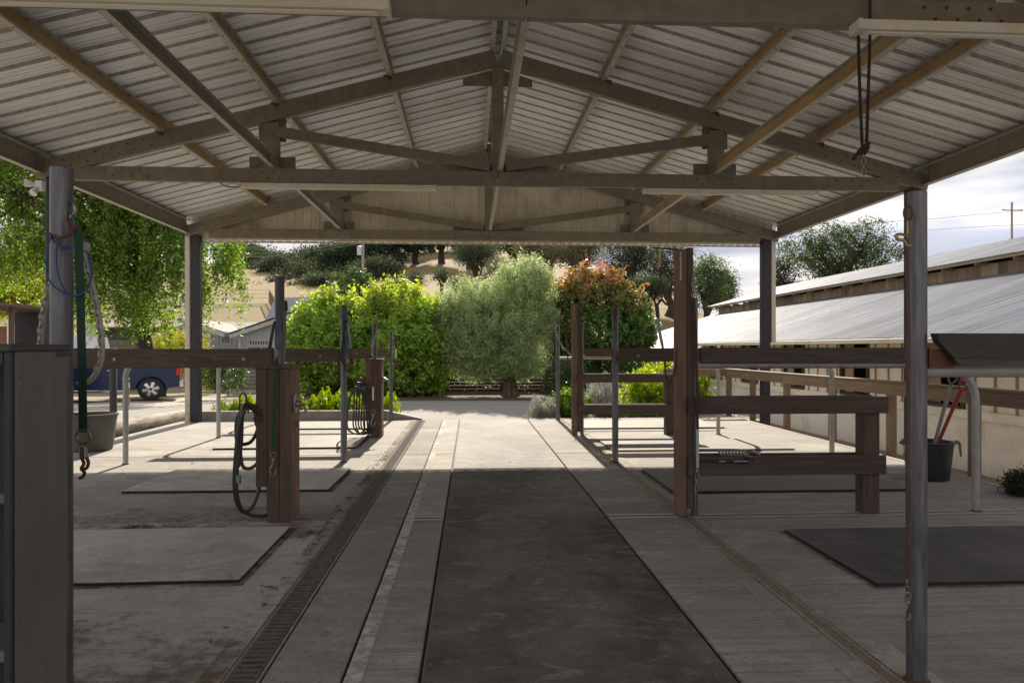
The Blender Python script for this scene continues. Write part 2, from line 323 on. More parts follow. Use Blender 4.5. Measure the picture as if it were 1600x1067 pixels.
# ---------------------------------------------------------------- the open steel shelter
XL, XR, XA = -4.95, 5.62, 0.33          # eaves and ridge
ZE, ZA = 3.47, 4.89                     # top of the top chord at the eaves and the ridge
ZB = 3.26                               # underside of the bottom chord
YT = [-0.05, 4.14, 8.45, 12.7]
def ztop(x): return ZE+(ZA-ZE)*((x-XL)/(XA-XL) if x < XA else (XR-x)/(XR-XA))
shelter = thing('steel_shelter', 'open gabled steel shelter with trusses over the concrete wash stalls', 'shelter', (XA, 8.45, 0))
for ti, Y in enumerate(YT):
    mb = MB(); mb.beam((XL+.35, ZB), (XA-.004, ZB), .165, Y, .006, .07); mb.beam((XA+.004, ZB), (XR-.3, ZB), .165, Y, .006, .07)
    tr = mb.build('truss', m_truss, shelter)
    for xe in (XL-.05, XR+.05):
        zt = ztop(XL if xe < 0 else XR)-.2
        MB().beam((xe, zt-.01*0), (XA-(.006 if xe < 0 else -.006), ZA-.19), .19, Y-.014, .006, .075).build('top_chord', m_truss, tr)
    MB().box((XA-.07, Y+.012, ZB+.167), (XA+.07, Y+.07, ZA-.2)).build('king_post', m_truss, tr)
    for sx in (-1, 1):
        xv = XA+sx*2.68
        MB().box((xv-.095, Y+.010, ZB+.167), (xv+.095, Y+.075, ztop(xv)-.2)).build('web_post', m_truss, tr)
        zz = ztop(xv)-.36
        MB().beam((xv-sx*.02, zz), (XA-sx*(-.1), ZB+.172), .12, Y-.004, .006, .05).build('diagonal_brace', m_truss, tr)
        # gusset plates with bolts
        g = MB(); g.box((xv-.27, Y+.078, ZB+.02), (xv+.27, Y+.084, ZB+.32)); g.box((xv-.16, Y+.078, zz-.05), (xv+.16, Y+.084, ztop(xv)-.04)); g.build('gusset_plate', m_truss, tr)
        # bolt heads
        bb = MB(); r2 = random.Random(ti*7+sx)
        xe = XL if sx < 0 else XR
        for i in range(26):
            if i < 12: x = xe-sx*(.25+i*.09); z0 = ztop(x)-.05-(.09 if i % 2 else 0); yy = Y-.016
            elif i < 20: x = xv+(i-15.5)*.07; z0 = ZB+(.05 if i % 2 else .12); yy = Y-.002
            else: x = xe-sx*(.7+(i-20)*.1); z0 = ZB+(.05 if i % 2 else .12); yy = Y-.002
            bb.box((x-.008, yy-.007, z0-.008), (x+.008, yy+.001, z0+.008))
        bb.build('bolt_heads', m_rust, tr)['kind'] = 'stuff'
        g2 = MB(); 
        for dx, dz in ((.16, .06), (.16, .15)): g2.lathe([(.018, Y-.03), (.018, Y-.012)], (0, 0, 0), 8, 'x')
    MB().prism([(XA-.42, ZA-.42), (XA+.42, ZA-.42), (XA+.42, ZA-.33), (XA+.02, ZA-.21), (XA-.02, ZA-.21), (XA-.42, ZA-.33)], Y+.063, Y+.069).build('gusset_plate', m_truss, tr)
    MB().box((XA-.62, Y+.078, ZB+.1), (XA+.62, Y+.084, ZB+.27)).build('gusset_plate', m_truss, tr)
    for xp, zb in ((XL+.10, -.12), (XR-.065 if Y < 10 else XR-.15, -.20)):
        p = MB(); p.bbox((xp-.075, Y+.02, zb), (xp+.075, Y+.17, ZE-.16), .012); p.build('post', m_postdark, shelter)
YR0, YR1 = -.2, 12.92  # roof stops just behind the camera to let sky light in
# purlins
def purlin(x, y0, y1):
    s_ = -1 if x < XA else 1
    z0 = ztop(x)+.004; z1 = z0+.155
    mb = MB(); mb.box((x-.003, y0, z0), (x+.003, y1, z1)); mb.mi = 1
    d = -s_*.06
    mb.box((x+.003*s_*-1, y0, z0), (x+d, y1, z0+.005)); mb.box((x-.003*s_, y0, z1-.005), (x+d, y1, z1))
    mb.box((x+d-.003, y0, z0+.005), (x+d+.003, y1, z0+.022))
    p_ = mb.build('purlin', [m_ochre, m_galv], shelter); sc = MB(); yy = y0+.12
    while yy < y1-.05:
        sc.box((x+d*.5-.007, yy-.007, z1-.012), (x+d*.5+.007, yy+.007, z1-.0055)); sc.box((x+d*.55-.006, yy+.1, z0-.006), (x+d*.55+.006, yy+.112, z0-.0005)); yy += .287
    sc.build('screw_heads', m_rust, p_)['kind'] = 'stuff'
    return p_
for i in range(1, 4):
    for x in (XL+(XA-XL)*i/4, XR+(XA-XR)*i/4):
        purlin(x, YR0, 8.45+.0); purlin(x, 8.455, YR1)
        for Y in YT[1:3]:
            c = MB(); c.prism([(x-.05, ztop(x)+.01), (x+.05, ztop(x)+.01), (x+.05, ztop(x)-.05)], Y-.03, Y-.018); c.build('purlin_clip', m_rust, shelter)
mb = MB()
for sx in (-1, 1): mb.box((XA+sx*.035, YR0, ZA+.012), (XA+sx*.041, YR1, ZA+.165)); mb.box((XA+sx*.041, YR0, ZA+.012), (XA+sx*.09, YR1, ZA+.017))
mb.build('ridge_purlin', m_galv, shelter)
# longitudinal braces on the bottom chords
for x in (XA-2.68, XA, XA+2.68):
    for y0, y1 in ((YR0, 4.13), (4.23, 8.43), (8.55, 12.68)):
        b = MB(); b.mi = 0; z0 = ZB+.172; s_ = 1 if x <= XA else -1
        b.box((x-.003, y0, z0), (x+.003, y1, z0+.14)); b.mi = 1; b.box((x+.003*s_, y0, z0), (x+.055*s_, y1, z0+.005)); b.box((x+.003*s_, y0, z0+.135), (x+.055*s_, y1, z0+.14))
        b.build('tie_beam', [m_truss if x < 1 else m_ochre, m_galv], shelter)
# eave beams
for x, s_ in ((XL-.06, 1), (XR+.06, -1)):
    for y0, y1 in ((YR0, 8.36), (8.365, 12.74)):
        b = MB(); z0 = ztop(XL)-.14; b.box((x-.004, y0, z0), (x+.004, y1, z0+.335)); b.mi = 1
        b.box((x+.004*s_, y0, z0), (x+.075*s_, y1, z0+.006)); b.box((x+.004*s_, y0, z0+.234), (x+.075*s_, y1, z0+.24)); b.build('eave_beam', [m_truss, m_galv], shelter)
# far end rafters (closing channel at the gable)
# roof sheets, one object each, ribs running down the slope
def sheet_profile(wd=.86, ribs=3):
    pts = []; p = wd/ribs
    for k in range(ribs):
        o = k*p
        pts += [(o, .0), (o+p*.36, .0), (o+p*.38, .007), (o+p*.42, .007), (o+p*.44, 0), (o+p*.60, 0), (o+p*.62, .007), (o+p*.66, .007), (o+p*.68, 0), (o+p*.74, 0), (o+p*.79, .038), (o+p*.94, .038)]
    pts += [(wd, -.001), (wd+.04, -.001)]; return pts
prof = sheet_profile()
m_rib = M('shaded_rib_groove', (.58, .56, .54), (.38, .36, .34), .7, 0, 5, (3, 1, 1))  # darker rib colour paints in the shade of the hollow ribs
def roof_side(xe, zlift):
    s_ = -1 if xe < XA else 1
    n = int((YR1-YR0)/.86)+1
    for i in range(n):
        y0 = YR0+i*.86; mb = MB(); m = len(prof); vs = []; zoff = zlift+.0015*(i % 2)
        xo = xe+s_*.09
        for (x, z) in ((XA+s_*.003, ZA+.17), (XA+(xo-XA)*.5, None), (xo, None)):
            zz = z if z is not None else ztop(x)+.168 if abs(x-XA) < abs(xe-XA) else ztop(xe)-.268*.09+.168
            vs += [(x, min(y0+u, YR1+.05), zz+v+zoff) for u, v in prof]
        fs = [(r*m+k, r*m+k+1, (r+1)*m+k+1, (r+1)*m+k) for r in range(2) for k in range(m-1)]
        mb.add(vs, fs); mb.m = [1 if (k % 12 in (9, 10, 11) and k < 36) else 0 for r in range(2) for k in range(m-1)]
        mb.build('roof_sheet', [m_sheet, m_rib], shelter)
roof_side(XL, 0); roof_side(XR, 0)
MB().prism([(XA-.2, ZA+.165), (XA, ZA+.225), (XA+.2, ZA+.165), (XA, ZA+.215)], YR0, YR1+.06).build('ridge_cap', m_galv, shelter)
# gable sheets at the far end
gw = .9; x = XL
while x < XR:
    x1 = min(x+gw, XR); mb = MB(); n = 6; top = []; bot = []
    prf = []
    for k in range(6):
        o = x+k*gw/6
        prf += [(o, 0), (o+.085, 0), (o+.095, -.018), (o+.135, -.018), (o+.145, 0)]
    prf = [(min(a, x1), b) for a, b in prf]+[(x1, 0)]
    vs = [(a, 12.86+b, ZB-.02) for a, b in prf]+[(a, 12.86+b, max(ztop(a), ZB)+.16) for a, b in prf]
    # insert ridge break
    m = len(prf); mb.add(vs, [(k, k+1, m+k+1, m+k) for k in range(m-1)]); mb.build('gable_sheet', m_gable, shelter); x += gw
for sx, xe in ((-1, XL), (1, XR)):
    MB().beam((xe+sx*.08, ztop(xe)-.06), (XA, ZA-.04), .2, 12.93, .006, .05).build('rake_trim', m_gable, shelter)
MB().box((XL, 12.865, ZB-.06), (XR, 12.90, ZB-.0215)).build('gable_sill_trim', m_galv, shelter)
# downspouts beside the far posts
MB().bbox((XL-.065, 12.70, -.15), (XL+.015, 12.80, ZE-.08)).build('downspout', m_postwhite, shelter)
MB().bbox((XR-.055, 12.72, 1.42), (XR+.025, 12.82, ZE-.08)).build('downspout', m_postwhite, shelter)
# splice plate at the centre of the bottom chord
for Y, a, b in ((8.45, -.35, 1.05), (12.7, -.3, 1.0), (4.14, -.2, 1.7)):
    MB().box((a, Y-.012, ZB-.012), (b, Y-.003, ZB+.045)).build('splice_strip', m_truss, shelter)

# ---------------------------------------------------------------- light fittings
def strip_light(x0, x1, Y, z, label, h=.065, wd=.11):
    t = thing('strip_light', label, 'light fitting', ((x0+x1)/2, Y, z), 'strip lights fixed under the truss chords')
    mb = MB(); mb.prism([(Y-wd*.5, z-h), (Y+wd*.5, z-h), (Y+wd*.62, z-.01), (Y+wd*.3, z-.002), (Y-wd*.3, z-.002), (Y-wd*.62, z-.01)], x0, x1, 'x'); mb.build('housing', m_white_light, t)
    for xx in (x0, x1):
        MB().bbox((xx-.012, Y-wd*.66, z-h-.004), (xx+.012, Y+wd*.66, z-.003)).build('end_cap', m_white_light, t)
    MB().box((x0+.06, Y-.018, z-h-.012), (x1-.06, Y+.018, z-h-.001)).build('diffuser', plain('diffuser_plastic', (.75, .73, .66), .35), t)
strip_light(-2.9, -.47, 4.08, ZB+.03, 'long cream strip light at the top left edge, nearest the roof opening above the cabinet', .062, .09)
strip_light(2.30, 4.75, 4.08, ZB-.005, 'long cream strip light at the top right with the dark rope beside it', .062, .09)
strip_light(-2.70, -.42, 8.48, ZB-.004, 'cream strip light under the middle truss, left of centre, joined to the curved cable', .055, .10)
strip_light(2.12, 4.27, 8.48, ZB-.004, 'cream strip light under the middle truss, right of centre', .055, .10)
cb = MB(); cb.tube(smoothpath([at(375, 293, 8.40), at(350, 290, 8.38), at(340, 275, 8.38), at(350, 255, 8.4), at(385, 241, 8.43)]), .009, 6)
tag(cb.build('power_cable', M('old_cable', (.36, .29, .19), rough=.7), smooth=True), 'curved tan cable looping from the middle truss to the left strip light', 'cable')
# small flood lamps on the left end of the middle truss
fl = thing('flood_lamp', 'white twin floodlight at the left end of the middle truss', 'lamp', at(60, 292, 8.35))
mw = plain('lamp_white', (.75, .75, .78), .35)
c = at(62, 290, 8.35); MB().bbox(c+V(-.03, -.04, -.06), c+V(.05, .04, .05)).build('mount', mw, fl)
for d, s_ in ((V(-.16, -.06, .02), 1), (V(-.03, -.1, -.13), 1)):
    e = c+d; mb = MB(); mb.tube([c, c+d*.25, c+d*.3, c+d*.75, c+d*.85], [.012, .014, .024, .042, .043], 12); mb.build('lamp_head', mw, fl, smooth=True)

# ---------------------------------------------------------------- floor slabs (setting)
def struct(o): o['kind'] = 'structure'; return o
bed = MB(); bed.box((-5.2, -4.5, -.16), (4.98, 13.0, -.022)); bed = struct(bed.build('pavement', m_dirtjoint))
GAP = .006
def slab(x0, x1, y0, y1, mat, top=0):
    return MB().bbox((x0+GAP, y0+GAP, -.02), (x1-GAP, y1-GAP, top), .006).build('slab', mat, bed)
ycuts = [-4.5, -.2, 2.55, 5.42, 8.75, 13.0]
for a, b in zip(ycuts, ycuts[1:]):
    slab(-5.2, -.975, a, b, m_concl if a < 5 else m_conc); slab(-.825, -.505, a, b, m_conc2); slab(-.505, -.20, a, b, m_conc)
    slab(1.055, 1.615, a, b, m_conc); slab(1.70, 4.98, a, b, m_conc)
slab(-.20, 1.055, -4.5, 5.42, m_conc, -.012); slab(-.20, 1.055, 5.42, 13.0, m_conc, -.012)
# channel edge strips and right hand groove
for x0, x1 in ((-.975, -.958), (-.842, -.825)):
    MB().bbox((x0+.003, -4.5, -.02), (x1-.002, 13.0, .001), .003).build('channel_edge', m_conc2, bed)
MB().box((-.957, -4.5, -.05), (-.843, 13, -.0215)).build('channel_bed', m_void, bed)
MB().box((1.635, -4.5, -.0215), (1.68, 13, -.003)).build('groove_dirt', M('sandy_groove', (.30, .23, .15), (.17, .125, .08), .95, 0, 30, bmp=.6, bd=.01), bed)
for x0, x1 in ((1.618, 1.632), (1.683, 1.697)): MB().bbox((x0, -4.5, -.02), (x1, 13, .002), .003).build('groove_edge', m_conc, bed)
# painted / limed marks
def sheetm(name, poly, z, mat, parent=bed):
    mb = MB(); mb.add([(x, y, z) for x, y in poly], [tuple(range(len(poly)))]); return mb.build(name, mat, parent)
sheetm('painted_line', [(-.495, -1), (-.425, -1), (-.43, 12.9), (-.495, 12.9)], .004, m_stripe)
sheetm('painted_line', [(1.70, -1), (1.86, -1), (1.80, 12.9), (1.70, 12.9)], .004, m_spill)
sheetm('painted_line', [(1.48, -1), (1.61, -1), (1.61, 12.9), (1.50, 12.9)], .004, m_spill)
m_filler = M('pale_joint_filler', (.62, .58, .52), (.42, .38, .33), .9, 0, 25)
for dy in (-.05, .05):
    sheetm('joint_filler', [(-.50, 5.40+dy), (-.21, 5.40+dy), (-.21, 5.44+dy), (-.50, 5.44+dy)], .0045, m_filler)
    sheetm('joint_filler', [(1.07, 5.38+dy), (1.60, 5.38+dy), (1.60, 5.42+dy), (1.07, 5.42+dy)], .0045, m_filler)
    sheetm('joint_filler', [(1.72, 5.36+dy), (4.95, 5.36+dy), (4.95, 5.385+dy), (1.72, 5.385+dy)], .0045, m_filler)
    sheetm('joint_filler', [(1.72, 8.7+dy), (4.95, 8.7+dy), (4.95, 8.72+dy), (1.72, 8.72+dy)], .0045, m_filler)
sheetm('water_stain', [(-3.0, 2.2), (-1.05, 2.2), (-1.05, 3.6), (-3.0, 3.6)], .0035, m_stain)
sheetm('water_stain', [(-4.8, 4.9), (-1.05, 4.9), (-1.05, 5.9), (-4.8, 5.9)], .0035, m_stain)
sheetm('water_stain', [(-1.07, -1), (-.98, -1), (-.98, 12.8), (-1.07, 12.8)], .0042, paint('drain_dirt', (.17, .125, .08), .53, 10))
# aisle mat
am = MB(); am.bbox((-.185, -4.4, -.0115), (1.04, 12.93, .006), .004)
tag(am.build('aisle_mat', m_aisle), 'long dark rubber mat running down the centre aisle', 'rubber mat')
# stall mats
m_rimdirt = paint('rim_dirt', (.16, .115, .075), .50, 9)
def stall_mat(x0, x1, y0, y1, label, mat=m_mat, rz=0, th=.022):
    c = V((x0+x1)/2, (y0+y1)/2, .001); t = thing('stall_mat', label, 'rubber mat', c, 'rubber mats on the stall floors', local=True, rz=rz)
    hx, hy = (x1-x0)/2, (y1-y0)/2
    MB().bbox((-hx, -hy, th-.004), (hx, hy, th), .003).build('mat_top', mat, t)
    if x1-x0 > .5:
        q = MB(); e = .04; q.add([(c.x-hx-e, c.y-hy-e, .003), (c.x+hx+e, c.y-hy-e, .003), (c.x+hx+e, c.y+hy+e, .003), (c.x-hx-e, c.y+hy+e, .003)], [(0, 1, 2, 3)]); q.build('dirt_rim', m_rimdirt, bed)
    MB().box((-hx+.002, -hy+.002, 0), (hx-.002, hy-.002, th-.0041)).build('mat_edge', m_rubberedge, t)
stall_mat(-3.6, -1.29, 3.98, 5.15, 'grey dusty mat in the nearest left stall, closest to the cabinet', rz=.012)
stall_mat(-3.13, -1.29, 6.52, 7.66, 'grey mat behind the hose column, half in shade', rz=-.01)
stall_mat(-3.32, -1.50, 9.28, 10.6, 'sunlit mat in the third left stall', m_matfar, rz=.01)
stall_mat(-3.4, -1.6, 11.5, 12.6, 'sunlit mat in the farthest left stall by the kerb', m_matfar)
stall_mat(2.22, 4.6, 3.72, 4.87, 'black mat in the nearest right stall', m_matdk, -.004)
stall_mat(1.82, 4.05, 6.22, 7.4, 'grey mat under the wooden rails of the second right stall', rubber('grey_rail_mat', (.17, .165, .155), (.12, .115, .108), (.21, .2, .185)))
stall_mat(1.80, 4.15, 8.80, 9.85, 'sunlit grey mat in the third right stall', m_matfar)
stall_mat(1.80, 4.15, 11.3, 12.5, 'sunlit mat in the farthest right stall by the shrubs', m_matfar)
# trench drain: grates with cross bars, one object per grate
dr = thing('trench_drain', 'long narrow slotted floor drain left of the aisle', 'drain', (-.9, 2, 0))
mb = MB()
GL = .5
for k in range(-1, 20):
    pass
mb.box((-.956, 0, -.014), (-.948, GL-.006, -.001)); mb.box((-.852, 0, -.014), (-.844, GL-.006, -.001))
for k in range(11): mb.box((-.948, .006+k*.045, -.014), (-.852, .024+k*.045, -.002))
g0 = mb.build('grate', m_grate); g0.parent = dr; g0.location = (.9, 2-2, 0); g0.location = V(0.9, -2-1.0, 0)
for k in range(1, 28): piece(g0, dr, (0, k*GL, 0))
# kerb at the far left end
kb = MB(); kb.bbox((-5.0, 13.02, -.1), (-1.55, 13.17, .17), .015); kb.prism([(-1.55, -.1), (-1.55, .17), (-.9, .02), (-.9, -.1)], 13.02, 13.17)
tag(kb.build('kerb', m_kerb), 'low concrete kerb closing the left stalls in front of the plants', 'kerb')
# right slab edge, lighter worn lip
MB().bbox((4.985, -4.5, -.3), (5.05, 13.0, .004), .006).build('slab_edge', m_kerb, bed)
MB().bbox((1.1, 13.005, -.3), (5.05, 13.1, .004), .006).build('slab_edge', m_kerb, bed)
# ---------------------------------------------------------------- tie poles and hitching rails
def pole(parent, x, y, z1, r=.036, z0=0, name='pole', mat=m_pole):
    mb = MB(); mb.lathe([(r, z0+.001), (r, z1-.004), (r*.9, z1)], (x, y, 0), 20)
    p = mb.build(name, mat, parent, smooth=True)
    mb = MB(); mb.lathe([(r*1.35, z0+.0005), (r*1.3, z0+.006), (r*1.02, z0+.012)], (x, y, 0), 16); mb.build('base_collar', m_rust, parent, smooth=True)
    return p
def arch(parent, x0, x1, y, z=1.195, r=.029, rad=.22):      # pipe from the pole sideways, bending down to the floor at x1
    s_ = 1 if x1 > x0 else -1; pts = [(x0, y, z), (x1-s_*rad, y, z)]
    for k in range(1, 9):
        a = math.pi/2*k/8; pts.append((x1-s_*rad*(1-math.sin(a)), y, z-rad*(1-math.cos(a))))
    pts.append((x1, y, .001)); mb = MB(); mb.tube(pts, r, 14); a = mb.build('arch_pipe', m_pipe, parent, smooth=True)
    mb = MB(); mb.lathe([(r*1.5, .0006), (r*1.4, .006), (r*1.02, .01)], (x1, y, 0), 14); mb.build('base_collar', m_rust, parent, smooth=True)
def plank(parent, x0, x1, y, z0, z1, th=.04, name='plank', mat=None):
    return MB().bbox((x0, y-th/2, z0), (x1, y+th/2, z1), .004).build(name, mat or m_wx, parent)
PL, PR = -1.45, 1.65
# left row
def rail(x, y, ztop_, xa, label, grp='hitching rails along the stalls', pl=True, z=(1.155, 1.30), r=.036, px1=None):
    t = thing('hitching_rail', label, 'hitching rail', (x, y, 0), grp); pole(t, x, y, ztop_, r)
    if xa is not None:
        s_ = 1 if xa > x else -1; arch(t, x+s_*r, xa, y)
        if pl: plank(t, x+s_*(r+.004), px1 if px1 is not None else xa+s_*.02, y-.05, *z)
        for k in range(3):
            xx = x+s_*(.25+k*.95)
            MB().box((xx-.012, y-.078, 1.21), (xx+.012, y-.0702, 1.234)).build('bolt', m_chain, t)
    return t
tL1 = thing('tie_pole', 'thick galvanised tie pole beside the grey cabinet', 'pole', (-1.50, 2.62, 0)); pole(tL1, -1.466, 2.62, 1.95, .037)

rail(-1.47, 5.53, 1.86, -3.86, 'left hitching rail rising behind the nearer hose column, long dark plank')
rail(-1.45, 8.18, 1.80, -3.88, 'left hitching rail with bare pole and hanging rope loops')
rail(-1.42, 10.54, 1.68, -3.68, 'left hitching rail rising behind the farther hose column')
rail(-1.44, 13.0-.12, 1.62, -3.7, 'farthest left hitching rail against the kerb', )
# right row
tR1 = thing('hitching_rail', 'nearest right hitching rail with the thick foreground pole and dark angled board', 'hitching rail', (1.66, 2.66, 0), 'hitching rails along the stalls')
pole(tR1, 1.745, 2.66, 1.915, .037); arch(tR1, 1.785, 3.9, 2.70, 1.215)
mb = MB(); mb.prism([(1.785, 1.36), (4.0, 1.36), (4.0, 1.262), (1.86, 1.262), (1.795, 1.33)], 2.60, 2.638); mb.build('plank', wood('dark_board', (.085, .068, .058), (.045, .037, .032), 'x'), tR1)
mb = MB(); mb.prism([(1.85, 1.2615), (1.875, 1.238), (4.0, 1.238), (4.0, 1.2615)], 2.592, 2.64); mb.build('ledger', m_wx, tR1)
MB().box((1.785, 2.641, 1.225), (1.885, 2.66, 1.30)).build('bracket', m_rust, tR1)
rail(1.66, 8.0, 1.78, 4.22, 'right hitching rail on the bare pole in front of the red tree')
rail(1.60, 12.85, 1.72, None, 'farthest right tie pole, thin with a cross pipe', pl=False, grp=None)
o = [q for q in bpy.data.objects if q.get('label', '').startswith('farthest right tie pole')][0]
mb = MB(); mb.tube([(1.6, 12.85, 1.13), (2.0, 12.85, 1.13), (4.0, 12.85, 1.13)], .025, 10); mb.build('cross_pipe', m_pipe, o, smooth=True)
# wooden partitions on the right
def partition(y, xp, label, zt, xe, pw=.12, metal=True, long_to=None):
    t = thing('stall_partition', label, 'wooden partition', (xp, y, 0), 'wooden rail partitions of the right stalls')
    MB().bbox((xp-.062, y-.045, .001), (xp+.018, y+.045, zt), .004).build('post', wood('post_tan_'+str(int(y)), (.20, .125, .08), (.13, .08, .05), 'z'), t)
    MB().bbox((xp+.021, y-.045, .06), (xp+.068, y+.04, zt+.015), .004).build('post', m_wz, t)
    mb = MB(); mb.tube([(xp+.095, y+.01, .001), (xp+.095, y+.01, 1.7)], .026, 12); mb.build('pipe', m_pole, t, smooth=True)
    MB().box((xp-.04, y-.049, zt-.24), (xp-.025, y-.0455, zt-.02)).build('bracket', m_chain, t)
    arch(t, xp+.1, 4.05 if y < 7 else 3.77, y, 1.175, rad=.30)
    plank(t, xp+.122, long_to or xe+.45, y-.05, 1.19, 1.31)
    for (z0, z1, x1) in ((.795, .925, xe+.11), (.32, .465, xe+.09)):
        plank(t, xp+.02, x1, y-.068, z0, z1, .04, 'rail_board'); plank(t, xp+.071, x1-.03, y+.095, z0+.005, z1, .04, 'rail_board')
    MB().bbox((xe-.075, y-.046, .001), (xe+.06, y+.073, .794), .004).build('end_post', m_wz, t)
    return t
tP1 = partition(5.42, 1.66, 'tall dark wooden partition with a hook arm on top, nearest of the right stalls', 2.07, 3.165, long_to=3.62)
tP2 = partition(10.52, 1.585, 'farther wooden partition in sunlight in front of the green shrubs', 1.98, 3.02, long_to=3.5)
# hook arm on the near partition
mb = MB(); mb.tube([at(1066, 391, 5.42), at(1030, 388, 5.40), at(1021, 387, 5.38)], .007, 6); mb.build('hook_arm', m_rust, tP1)
# hose columns on the left
def hose_column(x0, x1, y0, y1, zt, label, hose_label, hx):
    t = thing('hose_column', label, 'hose post', ((x0+x1)/2, (y0+y1)/2, 0), 'wooden hose columns of the left stalls')
    n = 4; wd = (x1-x0-.008)/3
    for k in range(3):
        zb = .25 if k == 0 else .0
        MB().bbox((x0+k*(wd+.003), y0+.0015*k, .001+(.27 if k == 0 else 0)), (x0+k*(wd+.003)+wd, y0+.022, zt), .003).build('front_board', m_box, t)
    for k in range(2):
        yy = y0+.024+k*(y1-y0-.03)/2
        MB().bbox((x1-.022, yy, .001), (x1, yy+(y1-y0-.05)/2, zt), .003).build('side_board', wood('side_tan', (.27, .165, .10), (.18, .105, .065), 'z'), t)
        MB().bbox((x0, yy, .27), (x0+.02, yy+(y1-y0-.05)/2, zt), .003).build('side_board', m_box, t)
    MB().bbox((x0, y1-.024, .02), (x1-.024, y1, zt), .003).build('back_board', m_box, t)
    MB().bbox((x0-.012, y0-.012, zt+.001), (x1+.014, y0+.045, zt+.035), .004).build('cap_board', m_box, t)
    MB().bbox((x0-.012, y0+.048, zt+.001), (x1+.014, y1+.012, zt+.033), .004).build('cap_board', m_box, t)
    # round valve plate with lever on the aisle side
    c = V(x1+.002, (y0+y1)/2-.03, zt-.27); mb = MB(); mb.lathe([(.075, 0), (.078, .006), (.055, .016), (.03, .02), (.022, .05)], c, 24, 'x')
    vp = mb.build('valve_plate', m_chain, t, smooth=True)
    mb = MB(); mb.tube([c+V(.045, 0, 0), c+V(.075, 0, -.01), c+V(.085, -.01, -.05), c+V(.088, -.01, -.075)], [.014, .013, .011, .009], 8); mb.build('lever', m_chain, vp, smooth=True)
    return t
hc1 = hose_column(-1.60, -1.345, 5.36, 5.66, 1.15, 'nearer brown wooden hose column with a round steel valve', '', 0)
hc2 = hose_column(-1.53, -1.30, 10.40, 10.68, 1.12, 'farther brown wooden hose column in the sunlight', '', 0)
# drip cup hook on the near column
mb = MB(); c = V(-1.343, 5.46, .74); mb.tube([c, c+V(.02, 0, -.03), c+V(.02, .07, -.03), c+V(0, .07, 0)], .003, 5); mb.build('hook', m_rust, hc1)
m_hose = M('black_rubber_hose', (.040, .038, .042), (.022, .021, .023), .38, 0, 20, bmp=.05)
m_hosebr = M('brown_dusty_hose', (.11, .07, .045), (.06, .04, .03), .5, 0, 20)
def loop(cx, cz, rx, rz, y, tilt=0, a0=0, a1=2*math.pi, n=30, j=0.0, dy=.03, seed=0):
    r = random.Random(seed); P = []
    for k in range(n+1):
        a = a0+(a1-a0)*k/n; P.append(V(cx+rx*math.sin(a)*(1+.25*(math.cos(a) < 0)*0)+tilt*math.cos(a), y+dy*math.sin(a+seed), cz+rz*math.cos(a)))
    return P
hz = thing('coiled_hose', 'black hose looped on the near wooden column, hanging in big loops to the floor', 'hose', (-1.8, 5.4, 0))
hk = MB(); hk.tube([at(374, 645, 5.42), at(375, 618, 5.40), at(380, 613, 5.40), at(384, 618, 5.40), at(388, 645, 5.42)], .007, 6); hk.build('wall_hook', m_rust, hc1)
def hosepath(px, Y, r=.0135, mat=None, parent=hz, k=6):
    pts = [at(a, b, Y+d) for a, b, d in px]; mb = MB(); mb.tube(smoothpath(pts, k), r, 10); return mb.build('hose_loop', mat or m_hose, parent, smooth=True)
hosepath([(405,640,0),(390,633,-.02),(375,650,-.03),(369,700,-.04),(366,760,-.04),(373,792,-.03),(389,803,0),(408,806,.02),(420,804,.06)], 5.36)
hosepath([(407,650,.02),(397,637,0),(383,640,-.05),(374,670,-.06),(371,720,-.05),(370,770,-.05),(380,798,-.02),(395,790,.0),(405,760,.03),(408,720,.03),(408,665,.03)], 5.36)
hosepath([(404,655,0),(390,634,.03),(376,655,.02),(377,720,.02),(388,732,.02),(403,722,.03),(410,700,.03),(409,660,.03)], 5.36, mat=m_hosebr)
hosepath([(404,645,-.02),(388,636,-.03),(371,652,-.02),(370,690,.0),(378,694,.02),(392,690,.03),(402,672,.03),(403,650,.03)], 5.38)
hosepath([(408,660,.02),(402,640,.01),(386,631,-.01),(379,642,-.02),(377,690,-.03),(372,730,-.035)], 5.34)
hosepath([(409,640,.03),(400,650,.03),(402,664,.03),(408,672,.03),(410,668,.06)], 5.36, .016)
mb = MB(); mb.tube([at(373, 742, 5.29), at(373, 755, 5.29)], .017, 10); mb.build('hose_coupling', m_chain, hz, smooth=True)
h2 = thing('coiled_hose', 'black hose bundled on the farther wooden column', 'hose', (-1.75, 10.4, 0))
rr = random.Random(5)
for k in range(5):
    x = 557+k*4.1; b = 675+rr.uniform(-5, 3)
    hosepath([(568+rr.uniform(-3,3),602,0),(x-2,600,-.03),(x-4,640,-.05),(x-5,665,-.05),(x+2,b,-.03),(x+9+rr.uniform(0,4),b-3,.02),(x+12,650,.03),(x+11,606,.02)], 10.38, .0115, parent=h2, k=4)
hosepath([(556,603,0),(546,625,0),(542,655,-.03),(545,672,-.05),(560,678,-.05),(575,674,0),(582,664,.03)], 10.38, .014, parent=h2)
mb = MB(); mb.tube(smoothpath([at(555, 600, 10.4), at(560, 590, 10.38), at(568, 595, 10.38), at(566, 606, 10.38)], 4), .012, 8); mb.build('hose_nozzle', m_hose, h2, smooth=True)

